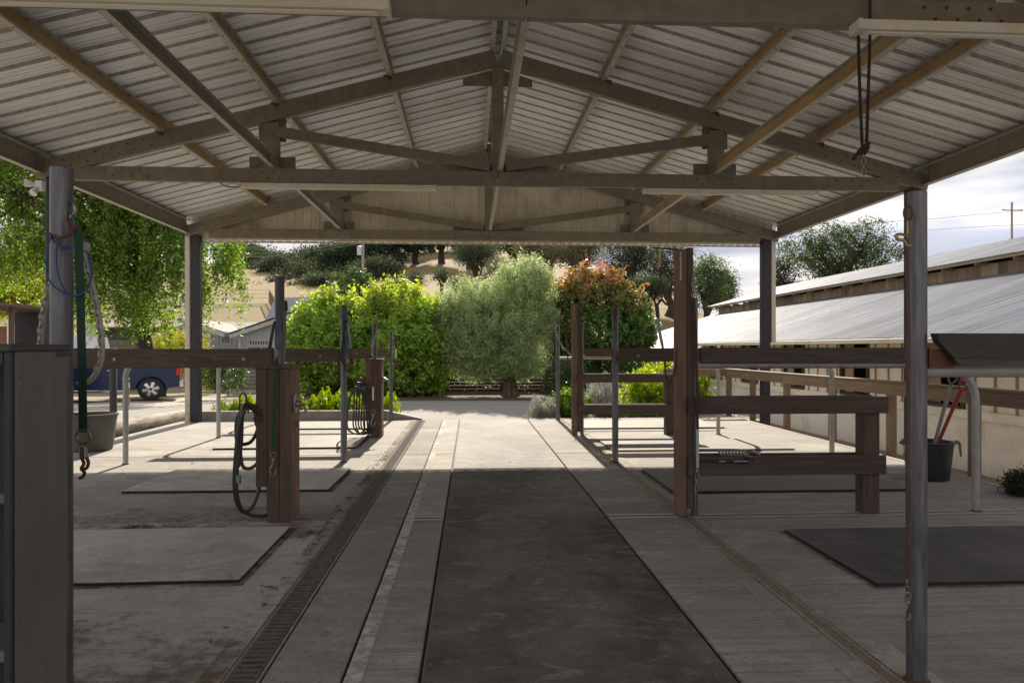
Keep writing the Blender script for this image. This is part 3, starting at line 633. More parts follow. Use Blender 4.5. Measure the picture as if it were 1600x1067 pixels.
# ---------------------------------------------------------------- ropes, straps and chains
m_green = M('dark_green_webbing', (.012, .055, .028), (.008, .03, .016), .8, 0, 60, bmp=.3, bd=.001)
m_blue = M('blue_twine', (.015, .10, .26), (.01, .055, .15), .7, 0, 50)
m_leather = M('worn_leather', (.10, .05, .035), (.05, .026, .02), .6, 0, 12)
m_maroon = M('maroon_strap', (.09, .025, .03), (.05, .016, .02), .7, 0, 30)
m_hoseclear = M('milky_plastic_sleeve', (.46, .44, .36), (.33, .31, .25), .35, 0, 14, bmp=0)
m_gold = M('golden_brass', (.45, .33, .15), (.3, .2, .08), .4, .8, 30)  # brass yellow, used on snaps, rings and some rope
m_grayrope = M('grey_plastic_sleeve', (.33, .33, .33), (.22, .22, .22), .4, 0, 14)
def chain(parent, pts, r=.011, link=.042, name='chain', mat=None):
    P = smoothpath(pts, 10); mb = MB(); acc = 0; last = P[0]; k = 0
    for q in P[1:]:
        while (q-last).length > link*.78:
            d = (q-last).normalized(); nxt = last+d*link*.78; c = (last+nxt)/2; n = d.orthogonal().normalized()
            if k % 2: n = d.cross(n)
            ring = [c+d*math.cos(2*math.pi*i/10)*link*.5+n*math.sin(2*math.pi*i/10)*r for i in range(11)]
            mb.tube(ring, r*.30, 5, caps=False); last = nxt; k += 1
    return mb.build(name, mat or m_chain, parent, smooth=True)
def snap(parent, c, s=1.0, mat=None):        # swivel snap hook hanging below c
    mb = MB(); ring = [c+V(math.sin(a)*.016, 0, math.cos(a)*.016)*s+V(0, 0, -.016*s) for a in [i*math.pi/6 for i in range(13)]]
    mb.tube(ring, .0035*s, 6, caps=False); mb.lathe([(.006*s, -.055*s), (.012*s, -.05*s), (.012*s, -.036*s), (.006*s, -.032*s)], c, 10)
    hook = [c+V(x, 0, z)*s for x, z in ((0, -.05), (-.006, -.075), (-.018, -.10), (-.012, -.125), (.006, -.128), (.014, -.115), (.012, -.10))]
    mb.tube(smoothpath(hook, 4), .005*s, 6); return mb.build('snap_hook', mat or m_chain, parent, smooth=True)
# near left pole set
Y = 2.56
gs = thing('green_strap', 'dark green webbing strap with rusty snap hook hanging beside the left pole', 'tie strap', at(122, 355, Y))
MB().ribbon([at(122, 355, Y), at(125, 450, Y), at(128, 560, Y), at(130, 675, Y)], .028, .004, (1, 0, 0)).build('webbing', m_green, gs)
ring = [at(130, 682, Y)+V(math.sin(i*math.pi/8)*.024, 0, math.cos(i*math.pi/8)*.024) for i in range(17)]
mb = MB(); mb.tube(ring, .0045, 6, caps=False); mb.build('ring', m_gold, gs, smooth=True)
MB().bbox(at(125, 697, Y)-V(0, .01, 0), at(136, 716, Y)+V(0, .01, 0), .004).build('swivel', m_chain, gs)
mb = MB(); mb.tube(smoothpath([at(128, 716, Y), at(131, 724, Y), at(127, 732, Y), at(132, 738, Y), at(129, 745, Y), at(124, 747, Y)], 5), .006, 7)
mb.tube(smoothpath([at(135, 714, Y), at(138, 722, Y), at(136, 730, Y), at(131, 733, Y)], 5), .006, 7); mb.build('hook', m_rust, gs, smooth=True)
rg = thing('pole_ring', 'rusty iron ring wired on the left pole top', 'ring', at(110, 330, 2.58))
ring = [at(101, 364, 2.575)+V(math.sin(i*math.pi/8)*.05, math.cos(i*math.pi/8)*.02, .004*math.sin(i)) for i in range(17)]
mb = MB(); mb.tube(smoothpath([at(78, 366, 2.57), at(92, 372, 2.55), at(108, 366, 2.55), at(118, 360, 2.56)], 5), .006, 6); mb.tube(smoothpath([at(80, 368, 2.57), at(86, 379, 2.555), at(96, 378, 2.55)], 4), .004, 6)
mb.tube(smoothpath([at(106, 342, 2.58), at(108, 352, 2.55), at(113, 360, 2.55), at(121, 352, 2.56), at(124, 362, 2.56)], 5), .006, 6); mb.build('wire', m_rust, rg, smooth=True)
mb = MB(); mb.tube(smoothpath([at(110, 313, 2.62), at(116, 320, 2.6), at(117, 332, 2.6), at(110, 340, 2.6)], 6), .007, 8); mb.build('eye', m_chain, rg, smooth=True)
bt = thing('blue_twine', 'blue baling twine looped round the left pole', 'twine', at(100, 380, 2.57))
for pts in ([(81,366),(75,385),(73,420),(78,440),(95,455),(118,463),(130,458),(140,445),(143,425),(140,405),(134,392)],
            [(90,382),(88,400),(90,425),(98,448),(112,461),(126,460),(138,447),(142,425),(137,400)],
            [(112,335),(117,345),(122,355)], [(94,384),(100,385),(110,385)], [(94,388),(102,389),(110,387)], [(84,370),(88,374),(94,384)]):
    mb = MB(); mb.tube(smoothpath([at(a, b, Y-.01+.004*(i % 2)) for i, (a, b) in enumerate(pts)], 5), .0032, 6); mb.build('strand', m_blue, bt, smooth=True)
MB().bbox(at(128, 379, 2.60), at(142, 393, 2.62), .003).build('tag_plate', M('stained_plastic_tag', (.5, .45, .4)), bt)
wc = thing('sleeved_chain', 'chain in a milky plastic sleeve looping down past the left pole', 'chain', at(140, 420, 2.7))
for pts in ([(131,395),(140,430),(150,470),(158,520),(159,555),(152,580),(140,595),(122,600)], [(86,425),(76,455),(68,490),(64,530),(66,560)]):
    PP = [at(a, b, 2.70 if a > 100 else 2.72) for a, b in pts]
    mb = MB(); mb.tube(smoothpath(PP, 6), .0105, 10); mb.build('sleeve', m_hoseclear, wc, smooth=True)
    chain(wc, [p+V(0, -.011, 0) for p in PP], .0075, .034)
# green strap on the near column
Y = 5.33
g2 = thing('green_strap', 'bright green webbing strap hanging on the front of the near hose column', 'tie strap', at(431, 560, Y))
MB().ribbon([at(433, 562, 5.40), at(430, 572, Y-.02), at(428, 640, Y), at(427, 705, Y)], .022, .004, (1, 0, 0)).build('webbing', M('green_webbing', (.015, .10, .05), (.01, .06, .03), .8, 0, 60), g2)
snap(g2, at(427, 706, Y), 1.3)
mb = MB(); mb.tube(smoothpath([at(433, 470, 5.47), at(432, 520, 5.46), at(430, 535, 5.45), at(434, 545, 5.43), at(437, 540, 5.43)], 5), .005, 6); mb.build('cord', m_blue, g2, smooth=True)
chain(g2, [at(432, 540, 5.44), at(433, 550, 5.43), at(433, 563, 5.42)], .012, .05)
k_ = thing('hose_wand', 'slim grey pipe with leather strap standing behind the near column', 'wand', at(446, 560, 5.62))
mb = MB(); mb.tube([at(444, 560, 5.62), at(445, 480, 5.62)], .013, 10); mb.build('wand_pipe', m_pole, k_, smooth=True)
mb = MB(); mb.tube([at(446, 486, 5.60), at(445, 470, 5.60)], .02, 8); mb.build('leather_end', m_leather, k_, smooth=True)
mb = MB(); mb.add([at(427, 502, 5.50), at(418, 545, 5.50), at(424, 545, 5.5), at(431, 502, 5.5), at(427, 502, 5.51), at(418, 545, 5.51), at(424, 545, 5.51), at(431, 502, 5.51)],
       [(0,1,2,3),(7,6,5,4),(0,4,5,1),(1,5,6,2),(2,6,7,3),(3,7,4,0)]); tag(mb.build('leather_flap', m_maroon), 'brown leather flap hanging left of the near column pole', 'strap')
# pole at 8.18: rope loops
def rope_set(name, label, cat, strands, Y):
    t = thing(name, label, cat, at(strands[0][0][0][0], strands[0][0][0][1], Y))
    for pts, r, m in strands:
        mb = MB(); mb.tube(smoothpath([at(a, b, Y) for a, b in pts], 5), r, 7); mb.build('rope', m, t, smooth=True)
    return t
rope_set('lead_rope', 'rope and bungee loops tied with blue twine on the second left pole', 'rope',
    [([(541,508),(543,520),(547,548),(550,560),(549,570),(543,573),(537,568)], .011, m_leather), ([(543,505),(546,525),(548,545)], .014, m_grayrope),
     ([(540,500),(536,530),(534,555),(538,570),(540,580)], .012, M('black_green_rope', (.02, .04, .03))), ([(534,495),(540,498),(543,504),(537,506)], .014, m_blue),
     ([(542,510),(542,530),(541,548),(545,552)], .008, M('teal_rope', (.02, .2, .16))), ([(536,570),(541,575),(546,570)], .009, m_gold)], 8.10)
rope_set('lead_rope', 'short dark cord tied on the pole above the farther hose column', 'rope', [([(590,515),(588,520),(583,540),(582,552),(584,560)], .01, m_grayrope), ([(584,560),(583,580),(583,604)], .012, m_maroon)], 10.34)
t = rope_set('lead_rope', 'strap with white sleeve on the front of the farther hose column', 'rope', [([(583,602),(583,625)], .014, m_white_light), ([(583,625),(583,640)], .006, m_rust)], 10.36)
snap(t, at(583, 640, 10.36), 1.8)
rope_set('lead_rope', 'brown strap with pale sleeve on the farthest left pole', 'rope', [([(617,525),(619,545)], .016, m_leather), ([(619,545),(619,560)], .014, m_white_light), ([(616,530),(619,528),(620,545),(620,562),(618,574),(614,572)], .010, m_leather)], 12.75)
# hook, rope and strap on the near partition arm
Yh = 5.38
hkt = thing('harness_hook', 'rusty forked hook hanging on a cord from the arm of the near partition', 'hook', at(1031, 388, Yh))
mb = MB(); mb.tube([at(1031, 389, Yh), at(1031, 418, Yh)], .010, 6); mb.build('rope', m_gold, hkt)
mb = MB(); mb.tube([at(1031, 418, Yh), at(1033, 450, Yh), at(1034, 468, Yh)], .005, 6); mb.tube([at(1029, 424, Yh), at(1031, 416, Yh), at(1033, 424, Yh)], .005, 5); mb.build('cord', m_leather, hkt)
mb = MB(); mb.tube(smoothpath([at(1034, 468, Yh), at(1041, 475, Yh), at(1047, 474, Yh), at(1048, 462, Yh), at(1044, 456, Yh)], 5), .009, 7)
mb.tube(smoothpath([at(1034, 468, Yh), at(1026, 476, Yh), at(1021, 468, Yh), at(1018, 463, Yh)], 5), .009, 7); mb.build('fork', m_rust, hkt, smooth=True)
ls = thing('rubber_lead', 'grey sleeved lead with leather loop hanging from the forked hook', 'lead', at(1027, 480, Yh))
mb = MB(); mb.tube(smoothpath([at(1026, 476, Yh), at(1027, 486, Yh), at(1028, 496, Yh)], 4), .016, 8); mb.build('knot', m_leather, ls, smooth=True)
mb = MB(); mb.tube(smoothpath([at(1028, 496, Yh), at(1031, 520, Yh), at(1035, 540, Yh)], 4), .012, 8); mb.build('sleeve', m_grayrope, ls, smooth=True)
mb = MB(); mb.tube(smoothpath([at(1035, 540, Yh), at(1039, 565, Yh), at(1040, 585, Yh), at(1044, 594, Yh), at(1050, 590, Yh), at(1055, 575, Yh), at(1057, 552, Yh), at(1060, 530, 5.40)], 5), .009, 8); mb.build('loop', m_leather, ls, smooth=True)
ms = thing('maroon_lead', 'long maroon strap with white tube and chain down the near partition post', 'lead', at(1084, 440, 5.34))
mb = MB(); ring = [at(1083.5, 446, 5.34)+V(math.sin(i*math.pi/6)*.010, 0, math.cos(i*math.pi/6)*.028) for i in range(13)]; mb.tube(ring, .005, 6, caps=False); mb.build('buckle', m_chain, ms, smooth=True)
chain(ms, [at(1083, 433, 5.35), at(1083, 470, 5.34)], .014, .05)
MB().ribbon([at(1084, 468, 5.34), at(1087, 530, 5.32), at(1089, 600, 5.30), at(1090, 670, 5.30)], .020, .005, (1, 0, 0)).build('strap', m_maroon, ms)
MB().ribbon([at(1090, 612, 5.29), at(1090, 640, 5.29)], .028, .006, (1, 0, 0)).build('strap', m_maroon, ms)
mb = MB(); mb.tube([at(1090, 670, 5.30), at(1090, 730, 5.28)], .011, 8); mb.build('tube', M('white_tube', (.6, .62, .66)), ms, smooth=True)
chain(ms, [at(1090, 732, 5.28), at(1089, 770, 5.28)], .016, .055)
# near right pole set
Y = 2.60
nr = thing('cross_tie', 'brass snap and brown strap hanging down the thick foreground right pole', 'cross tie', at(1418, 330, Y))
mb = MB(); ring = [at(1419, 333, Y)+V(-math.sin(i*math.pi/8)*.016, 0, math.cos(i*math.pi/8)*.028) for i in range(17)]; mb.tube(ring, .005, 7, caps=False); mb.build('ring', m_rust, nr, smooth=True)
mb = MB(); mb.tube([at(1418, 345, Y), at(1418, 372, Y)], .004, 6); mb.tube(smoothpath([at(1421, 370, Y), at(1408, 366, Y), at(1400, 368, Y), at(1403, 374, Y), at(1412, 376, Y), at(1417, 384, Y), at(1424, 382, Y)], 4), .006, 7); mb.build('brass_snap', m_gold, nr, smooth=True)
MB().ribbon([at(1416, 385, Y), at(1418, 470, Y), at(1420, 560, Y), at(1418, 700, Y), at(1419, 860, Y), at(1419, 915, Y)], .014, .007, (1, 0, 0)).build('strap', m_leather, nr)
chain(nr, [at(1418, 905, Y), at(1418, 925, Y)], .009, .035); snap(nr, at(1418, 925, Y), .8)
# ropes hung from the first truss
Y = 4.10
hr = thing('hanging_rope', 'long dark rope doubled and knotted, hanging from the top right beam', 'rope', at(1350, 0, Y))
rp = M('dark_braided_rope', (.055, .04, .032), (.03, .022, .018), .9, 0, 120, bmp=.8, bd=.002)
mb = MB(); mb.tube(smoothpath([at(1359, -20, Y), at(1359, 60, Y), at(1357, 130, Y), at(1354, 225, Y)], 10), .0095, 7); mb.build('rope', rp, hr, smooth=True)
mb = MB(); mb.tube(smoothpath([at(1341, 45, Y+.08), at(1342, 100, Y+.04), at(1344, 160, Y), at(1347, 228, Y)], 10), .0095, 7); mb.build('rope', rp, hr, smooth=True)
mb = MB(); mb.tube(smoothpath([at(1333, 249, Y), at(1340, 240, Y), at(1350, 232, Y), at(1356, 230, Y), at(1350, 240, Y), at(1343, 236, Y), at(1352, 228, Y-.01), at(1358, 224, Y-.01)], 6), .013, 7); mb.build('knot', rp, hr, smooth=True)
chain(hr, [at(1349, 240, Y), at(1350, 275, Y)], .012, .04)
# far right hooks on the last pole
rope_set('hook_rack', 'wire hooks with hanging bridles on the farthest right pole', 'hook', [([(862,512),(870,505),(876,499),(884,505),(890,512)], .006, m_rust), ([(860,514),(866,516),(872,512)], .006, m_rust), ([(880,514),(886,512),(890,515)], .006, m_rust),
    ([(869,517),(873,530),(882,545),(894,556)], .011, m_grayrope), ([(884,514),(885,530),(886,545),(888,565),(893,578),(897,582)], .012, m_leather)], 12.6)
rope_set('pole_loop', 'small rope loop through the top of the bare right pole', 'rope', [([(961,483),(957,490),(961,496),(964,489),(961,483)], .008, m_rust), ([(958,545),(955,575),(957,590)], .008, m_leather)], 7.93)
# folding step on the lower rails
fs = thing('folding_step', 'black folding step with ribbed silver tread lying on the lower wooden rails', 'step stool', at(1130, 712, 5.40))
m_blk = M('black_powder_coat', (.03, .03, .034), rough=.4)
mb = MB(); mb.tube([at(1086, 719, 5.32), at(1170, 722, 5.32)], .012, 8); mb.build('rail_tube', m_blk, fs, smooth=True)
mb = MB(); mb.tube([at(1092, 713, 5.36), at(1172, 716, 5.36)], .016, 8); mb.build('rail_tube', m_blk, fs, smooth=True)
mb = MB(); mb.tube(smoothpath([at(1085, 703, 5.50), at(1150, 703, 5.50), at(1175, 706, 5.48), at(1187, 712, 5.42), at(1180, 716, 5.37)], 5), .011, 8); mb.build('handle_tube', M('scuffed_grey_tube', (.22, .22, .22)), fs, smooth=True)
for k in range(9):
    mb = MB(); a = at(1121+k*5.2, 702.5, 5.50); b = at(1128+k*5.2, 712, 5.37); mb.ribbon([a, b], .016, .006, (1, 0, 0)); mb.build('tread_slat', M('ribbed_aluminium', (.42, .41, .38), rough=.5, metal=.4) if k == 0 else bpy.data.materials['ribbed_aluminium'], fs)
mb = MB(); mb.lathe([(.024, 0), (.024, .03)], at(1172, 719, 5.30), 12, 'y' if False else 'z'); mb.build('hinge', m_blk, fs, smooth=True)
for k, (a, b) in enumerate(((1124, 1134), (1147, 1170))): MB().box(at(a, 721.5, 5.306), at(b, 719.5, 5.3075)).build('label', plain('label_grey_%d' % k, (.35, .36, .4)), fs)

# ---------------------------------------------------------------- cabinet, tubs, tools
m_shelf = M('shelf_board_grey', (.16, .16, .17), (.09, .09, .1))
cbn = thing('open_cabinet', 'dark open-fronted wooden cabinet with grey side panel at the left edge', 'cabinet', (-1.6, 2.2, 0))
x1 = -1.289; y0 = 2.06; zt = 1.314; x0 = -2.3; yb = 2.335
MB().bbox((x1-.022, y0+.02, .001), (x1, yb, zt-.022), .003).build('side_panel', m_panel, cbn)
MB().bbox((x1-.022, y0, .001), (x1-.0005, y0+.0195, zt-.022), .003).build('face_frame', m_dkwood, cbn)
MB().bbox((x0, y0-.01, zt-.0215), (x1+.004, yb+.01, zt), .004).build('top_board', M('cabinet_top', (.085, .08, .07), (.05, .048, .044), .6, 0, 4, (1, 14, 1)), cbn)
MB().box((x0, yb-.02, .001), (x1-.023, yb-.002, zt-.024)).build('back_board', m_dkwood, cbn)
for z in (.08, .41, .86): MB().bbox((x0, y0+.02, z), (x1-.023, yb-.021, z+.03), .003).build('shelf', m_shelf, cbn)
for q in (.25, .7, 1.2):
    mb = MB(); mb.lathe([(.005, .0), (.005, .0025)], (x1, y0+.035, q), 8, 'x'); mb.build('screw', m_chain, cbn)
MB().bbox((x0, y0+.001, zt-.06), (x1-.024, y0+.0185, zt-.023), .002).build('valance', m_dkwood, cbn)
mb = MB(); mb.box((x1+.0005, yb-.06, 1.275), (x1+.004, yb+.02, 1.289)); mb.build('strap_iron', m_rust, cbn)
tb = thing('feed_tub', 'large grey rubber tub behind the left pole', 'tub', (-4.85, 9.45, 0))
m_tub = M('grey_rubber_tub', (.11, .105, .10), (.075, .072, .07), .6, 0, 5, dirt=(.2, .17, .13))
mb = MB(); mb.lathe([(.23, .001), (.245, .03), (.295, .44), (.31, .445), (.312, .47), (.29, .472), (.28, .44), (.225, .04), (.0, .03)], (-4.86, 9.35, 0), 36); mb.build('bucket_body', m_tub, tb, smooth=True)
mk = thing('muck_bucket', 'black muck bucket with rope handles between the pole and the bent pipe', 'bucket', (4.45, 6.85, 0))
cx, cy = 4.58, 6.8
m_bk = M('black_plastic', (.035, .036, .045), (.022, .022, .028), .45, 0, 5)
mb = MB(); mb.lathe([(.18, .001), (.19, .02), (.225, .355), (.238, .36), (.24, .378), (.22, .38), (.21, .355), (.175, .03), (0, .03)], (cx, cy, 0), 36); mb.build('bucket_body', m_bk, mk, smooth=True)
for s_ in (-1, 1):
    MB().bbox((cx+s_*.24-.03, cy-.05, .345), (cx+s_*.24+.03, cy+.05, .375), .008).build('lug', m_bk, mk)
    mb = MB(); mb.tube(smoothpath([(cx+s_*.24, cy-.06, .385), (cx+s_*.275, cy-.07, .355), (cx+s_*.29, cy-.07, .27), (cx+s_*.30, cy-.06, .23)], 5), .011, 7)
    mb.tube(smoothpath([(cx+s_*.24, cy-.06, .385), (cx+s_*.265, cy-.09, .37), (cx+s_*.275, cy-.09, .30)], 4), .010, 7); mb.build('rope_handle', m_gold if s_ < 0 else M('tan_rope', (.33, .26, .14)), mk, smooth=True)
def dhandle(name, label, base, top, m_sh, m_gr):
    t = thing(name, label, 'shovel', base); b = Vector(base); e = Vector(top); d = (e-b).normalized()
    sd_ = V(1, 0, 0); sd_ = (sd_-d*sd_.dot(d)).normalized(); h = e-d*.13
    mb = MB(); mb.tube([b, h], .0175, 10); mb.build('shaft', m_sh, t, smooth=True)
    P = [h, h+d*.03+sd_*.008, h+d*.06+sd_*.035, h+d*.12+sd_*.05, h+d*.13+sd_*.03, h+d*.13-sd_*.03, h+d*.12-sd_*.05, h+d*.06-sd_*.035, h+d*.03-sd_*.008, h]
    mb = MB(); mb.tube(smoothpath(P, 4), .011, 8); mb.build('grip', m_gr, t, smooth=True)
    mb = MB(); mb.prism([(b.x-.09, .05), (b.x+.06, .05), (b.x+.06, .28), (b.x+.02, .32), (b.x-.02, .32), (b.x-.08, .28)], b.y-.004, b.y+.004); mb.build('blade', m_chain, t)
m_gh = M('grey_worn_handle', (.30, .29, .28), (.19, .18, .18), .6, 0, 20); m_red = M('red_fibreglass', (.36, .010, .012), (.25, .008, .01), .35, 0, 8, bmp=0)
dhandle('shovel', 'grey-handled shovel leaning in the black bucket', (cx+.04, cy, .25), at(1490, 584, 6.78), m_gh, plain('dark_grip', (.09, .09, .11), .4))
dhandle('shovel', 'red-handled shovel leaning in the black bucket', (cx+.08, cy+.03, .25), at(1507, 596, 6.82), m_red, m_red)
# dried leaf litter
lv = MB(); r = random.Random(3)
def litter(cx, cy, sx, sy, n):
    for _ in range(n):
        x, y = r.gauss(cx, sx), r.gauss(cy, sy); a = r.uniform(0, 6.3); q = r.uniform(.012, .03); h = r.uniform(.004, .02)
        c_, s_ = math.cos(a)*q, math.sin(a)*q; lv.add([(x-c_, y-s_, .006), (x+s_*.4, y-c_*.4, .006+h), (x+c_, y+s_, .008), (x-s_*.4, y+c_*.4, .007+h*.4)], [(0, 1, 2, 3)])
litter(-2.43, 5.25, .06, .035, 45); litter(-1.15, 5.0, .05, .05, 10)
for _ in range(40): litter(-1.06+r.gauss(0, .03), r.uniform(2, 9), .02, .05, 2)
for _ in range(26): litter(r.uniform(-4.5, 4.5), r.uniform(2.5, 10), .02, .02, 1)
for _ in range(14): litter(r.uniform(-.1, .98), r.uniform(2.3, 7), .004, .004, 1)
tag(lv.build('dry_leaves', M('dead_leaf', (.22, .12, .07), (.12, .07, .045))), 'scattered dry brown leaves on the floor and beside the drain', 'leaves', kind='stuff')
# ---------------------------------------------------------------- ground
def interp(x, xs, ys): return float(np.interp(x, xs, ys))
def gz(x, y):
    z = -.09
    z -= sst(-5.3, -9, x)*.034*min(max(y-11, 0), 15.5)
    z -= sst(5.25, 6.1, x)*.60
    if y > 40:
        th = x/max(y, 1); a = interp(th, [-.8, -.35, -.2, -.06, .1, .28, .40, .55, .8], [.15, .185, .195, .205, .18, .125, .06, .035, .02])
        d = y-42; d = max(0, d); cp = interp(th, [-.3, -.17, -.12, .15, .25], [95, 95, 215, 200, 95]); d = d if d < cp else cp+38*(1-math.exp(-(d-cp)/38))
        z += a*d*min(1, d/14+.25)+.35*math.sin(x*.07+1)*math.sin(y*.05)*min(1, d/30)
    return z
xs = np.unique(np.concatenate([np.linspace(-900, -120, 18), np.linspace(-120, -12, 55), np.linspace(-12, 12, 60), np.linspace(12, 120, 55), np.linspace(120, 900, 18)]))
ys = np.unique(np.concatenate([np.linspace(-200, -6, 10), np.linspace(-6, 45, 60), np.linspace(45, 220, 90), np.linspace(220, 1400, 25)]))
g = MB(); g.v = [(x, y, gz(x, y)-(.25 if (-5.1 < x < 4.9 and y < 12.9) else 0)) for y in ys for x in xs]; nx = len(xs)
g.f = [(j*nx+i, j*nx+i+1, (j+1)*nx+i+1, (j+1)*nx+i) for j in range(len(ys)-1) for i in range(nx-1)]; g.m = [0]*len(g.f)
m_ground, t, b, o_ = newmat('dry_ground')
n1 = noise(t, .12, (1, 1, 1), 8, .65); n2 = noise(t, 1.4, (1, 1, 1), 8, .7, 3); n3 = noise(t, 14, (1, 1, 1), 6, .7, 5); n4 = noise(t, .035, (1, 2.5, 1), 6, .6, 7)
gold = ramp(t, n2, .3, .7, (.18, .112, .03), (.25, .165, .05)); gold = mix(t, ramp(t, n1, .45, .65, BW0, (.7,)*3), gold, (.20, .165, .07)); gold = mix(t, ramp(t, n4, .5, .68, BW0, (.5,)*3), gold, (.13, .13, .055))
dirt = ramp(t, n3, .3, .7, (.20, .165, .125), (.34, .29, .225)); dirt = mix(t, ramp(t, n2, .52, .66, BW0, (.6,)*3), dirt, (.36, .25, .11))
gg = nn(t, 'ShaderNodeNewGeometry'); sx = nn(t, 'ShaderNodeSeparateXYZ'); t.links.new(gg.outputs['Position'], sx.inputs[0])
mr = nn(t, 'ShaderNodeMapRange'); mr.inputs[1].default_value = 37; mr.inputs[2].default_value = 47; t.links.new(sx.outputs[1], mr.inputs[0])
t.links.new(mix(t, mr.outputs[0], dirt, gold), b.inputs['Base Color']); b.inputs['Roughness'].default_value = .95; bump(t, b, mix(t, .5, n3, n2), .9, .05)
struct(g.build('ground', m_ground, smooth=True, recalc=False))
def drape(name, poly, lift, mat, n=14, thick=0):
    # grid clipped to quad poly (4 corners), following the ground
    a, b_, c, d = [Vector((*p, 0)) for p in poly]; mb = MB(); vs = []
    for j in range(n+1):
        for i in range(n+1):
            u, v = i/n, j/n; p = a.lerp(b_, u).lerp(d.lerp(c, u), v); vs.append((p.x, p.y, max(gz(p.x, p.y), gz(p.x+.3, p.y), gz(p.x-.3, p.y))+lift))
    mb.add(vs, [(j*(n+1)+i, j*(n+1)+i+1, (j+1)*(n+1)+i+1, (j+1)*(n+1)+i) for j in range(n) for i in range(n)])
    return struct(mb.build(name, mat, smooth=True, recalc=False))
m_road = M('grey_gravel_road', (.30, .285, .265), (.20, .19, .178), .95, 0, 34, dirt=(.36, .31, .24), dscale=.9, damt=.55, bmp=.8, bd=.02)
m_pale = M('pale_drive', (.46, .42, .35), (.36, .32, .26), .95, 0, 20, dirt=(.3, .23, .14), bmp=.5, bd=.01)
m_mulch = M('bark_mulch', (.12, .082, .05), (.055, .038, .025), .97, 0, 30, dirt=(.17, .13, .085), dscale=2, bmp=1, bd=.03)
m_drygrass = M('dry_lawn', (.46, .34, .17), (.30, .22, .11), .97, 0, 26, dirt=(.30, .26, .2), dscale=1.2, bmp=1, bd=.03)
drape('gravel_road', [(-7.5, 13.4), (5.6, 13.05), (5.2, 18.2), (-9, 18.8)], .035, m_road)
drape('driveway', [(-30, 21), (-7.4, 13.8), (-8.8, 18.9), (-30, 33)], .04, m_pale, 24)
drape('driveway', [(-14, 19.5), (-9.0, 18.85), (-5.0, 24.5), (-12, 29)], .025, m_pale)
drape('mulch_bed', [(-9, 18.9), (5.2, 18.3), (6.5, 24.5), (-4.9, 24.5)], .03, m_mulch)
drape('dry_lawn', [(-16, 9.5), (-5.5, 9.5), (-6.6, 13.2), (-17.5, 17.5)], .02, m_drygrass, 20)
drape('gravel_strip', [(7.3, 1), (7.98, 1), (7.98, 30), (7.3, 30)], .02, M('orange_gravel', (.33, .24, .14), (.16, .12, .08), .95, 0, 40, bmp=1, bd=.03), 20)
# log at the left slab edge
lg = thing('log', 'pale weathered log lying along the left edge of the slab', 'log', (-5.4, 11.8, 0))
P = [V(-5.52, 9.9, .06), V(-5.46, 10.8, .06), V(-5.40, 11.8, .055), V(-5.33, 12.7, .05), V(-5.28, 13.35, .05)]
mb = MB(); mb.tube(smoothpath(P, 5), [.16-.0015*i+.004*math.sin(i*2.1) for i in range(21)], 16)
mlog, t, b, _ = newmat('bleached_log'); n = noise(t, 1.5, (9, 1.2, 9), 8, .7); n2 = noise(t, 5, (3, .5, 3), 6, .7, 4)
cc = ramp(t, n, .35, .65, (.20, .17, .13), (.52, .47, .38)); cc = mix(t, ramp(t, n2, .55, .64, BW0, (.85,)*3), cc, (.08, .065, .05)); t.links.new(cc, b.inputs['Base Color']); b.inputs['Roughness'].default_value = .9; bump(t, b, n2, .8, .02)
mb.build('trunk', mlog, lg, smooth=True)

# ---------------------------------------------------------------- right railing along the slab edge
rl = thing('wooden_railing', 'tan weathered wooden handrail with posts along the right slab edge', 'railing', (5.18, 9, 0))
XRL = 5.2
for yy in (2.7, 4.1, 5.54, 6.98, 8.42, 9.84, 11.3, 12.7, 13.9):
    MB().bbox((XRL-.045, yy-.045, -.5), (XRL+.045, yy+.045, .775), .004).build('rail_post', m_tz, rl)
for y0, y1 in ((-2, 2.9), (2.905, 7.0), (7.005, 11.3), (11.305, 13.98)):
    MB().bbox((XRL-.068, y0, .735), (XRL-.047, y1, .872), .004).build('rail_board', m_ty, rl); MB().bbox((XRL-.075, y0, .8735), (XRL+.075, y1, .905), .004).build('cap_board', m_ty, rl)
MB().bbox((3.9, 13.95, .76), (XRL-.08, 13.99, .90), .004).build('rail_board', m_tx, rl); MB().bbox((3.86, 13.92, -.2), (3.95, 13.949, .90), .004).build('rail_post', m_tz, rl)

# ---------------------------------------------------------------- the long barn on the right
barn = thing('long_barn', 'long cream barn with a low corrugated metal roof and raised plank band', 'barn', (8, 12, -.66))
m_barnwall = M('cream_wall_paint', (.78, .74, .63), (.7, .66, .56), .75, 0, 3, (1, 1, .4), (.40, .33, .22), 1.8, .45, .08)
m_barnbase = M('rough_plaster_base', (.76, .74, .69), (.68, .66, .61), .9, 0, 8, dirt=(.36, .30, .22), dscale=1.2, damt=.55, bmp=.7, bd=.02)
m_batten = M('tan_batten', (.33, .27, .19), (.25, .2, .14), .8)
m_winframe = M('dark_brown_frame', (.05, .038, .03), rough=.6)
m_dark = plain('dark_stable_inside', (.02, .017, .015), .9)
BX = 8.0; Y0, Y1 = 1.5, 24.0; ZS, ZW = .18, 1.42
wins = []      # windows along the wall (y centre)
yw = [6.0, 8.75, 11.5, 14.25, 17.0, 19.75, 22.5]
for a in yw: wins.append((a-.55, a+.55))
MB().box((BX, Y0, -.9), (BX+.2, Y1, ZS)).build('base_wall', m_barnbase, barn)
MB().bbox((BX-.03, Y0, ZS+.001), (BX+.19, Y1, ZS+.14), .004).build('belt_trim', m_barnwall, barn)
segs = []; cur = Y0
for a, b_ in wins: segs.append((cur, a)); cur = b_
segs.append((cur, Y1))
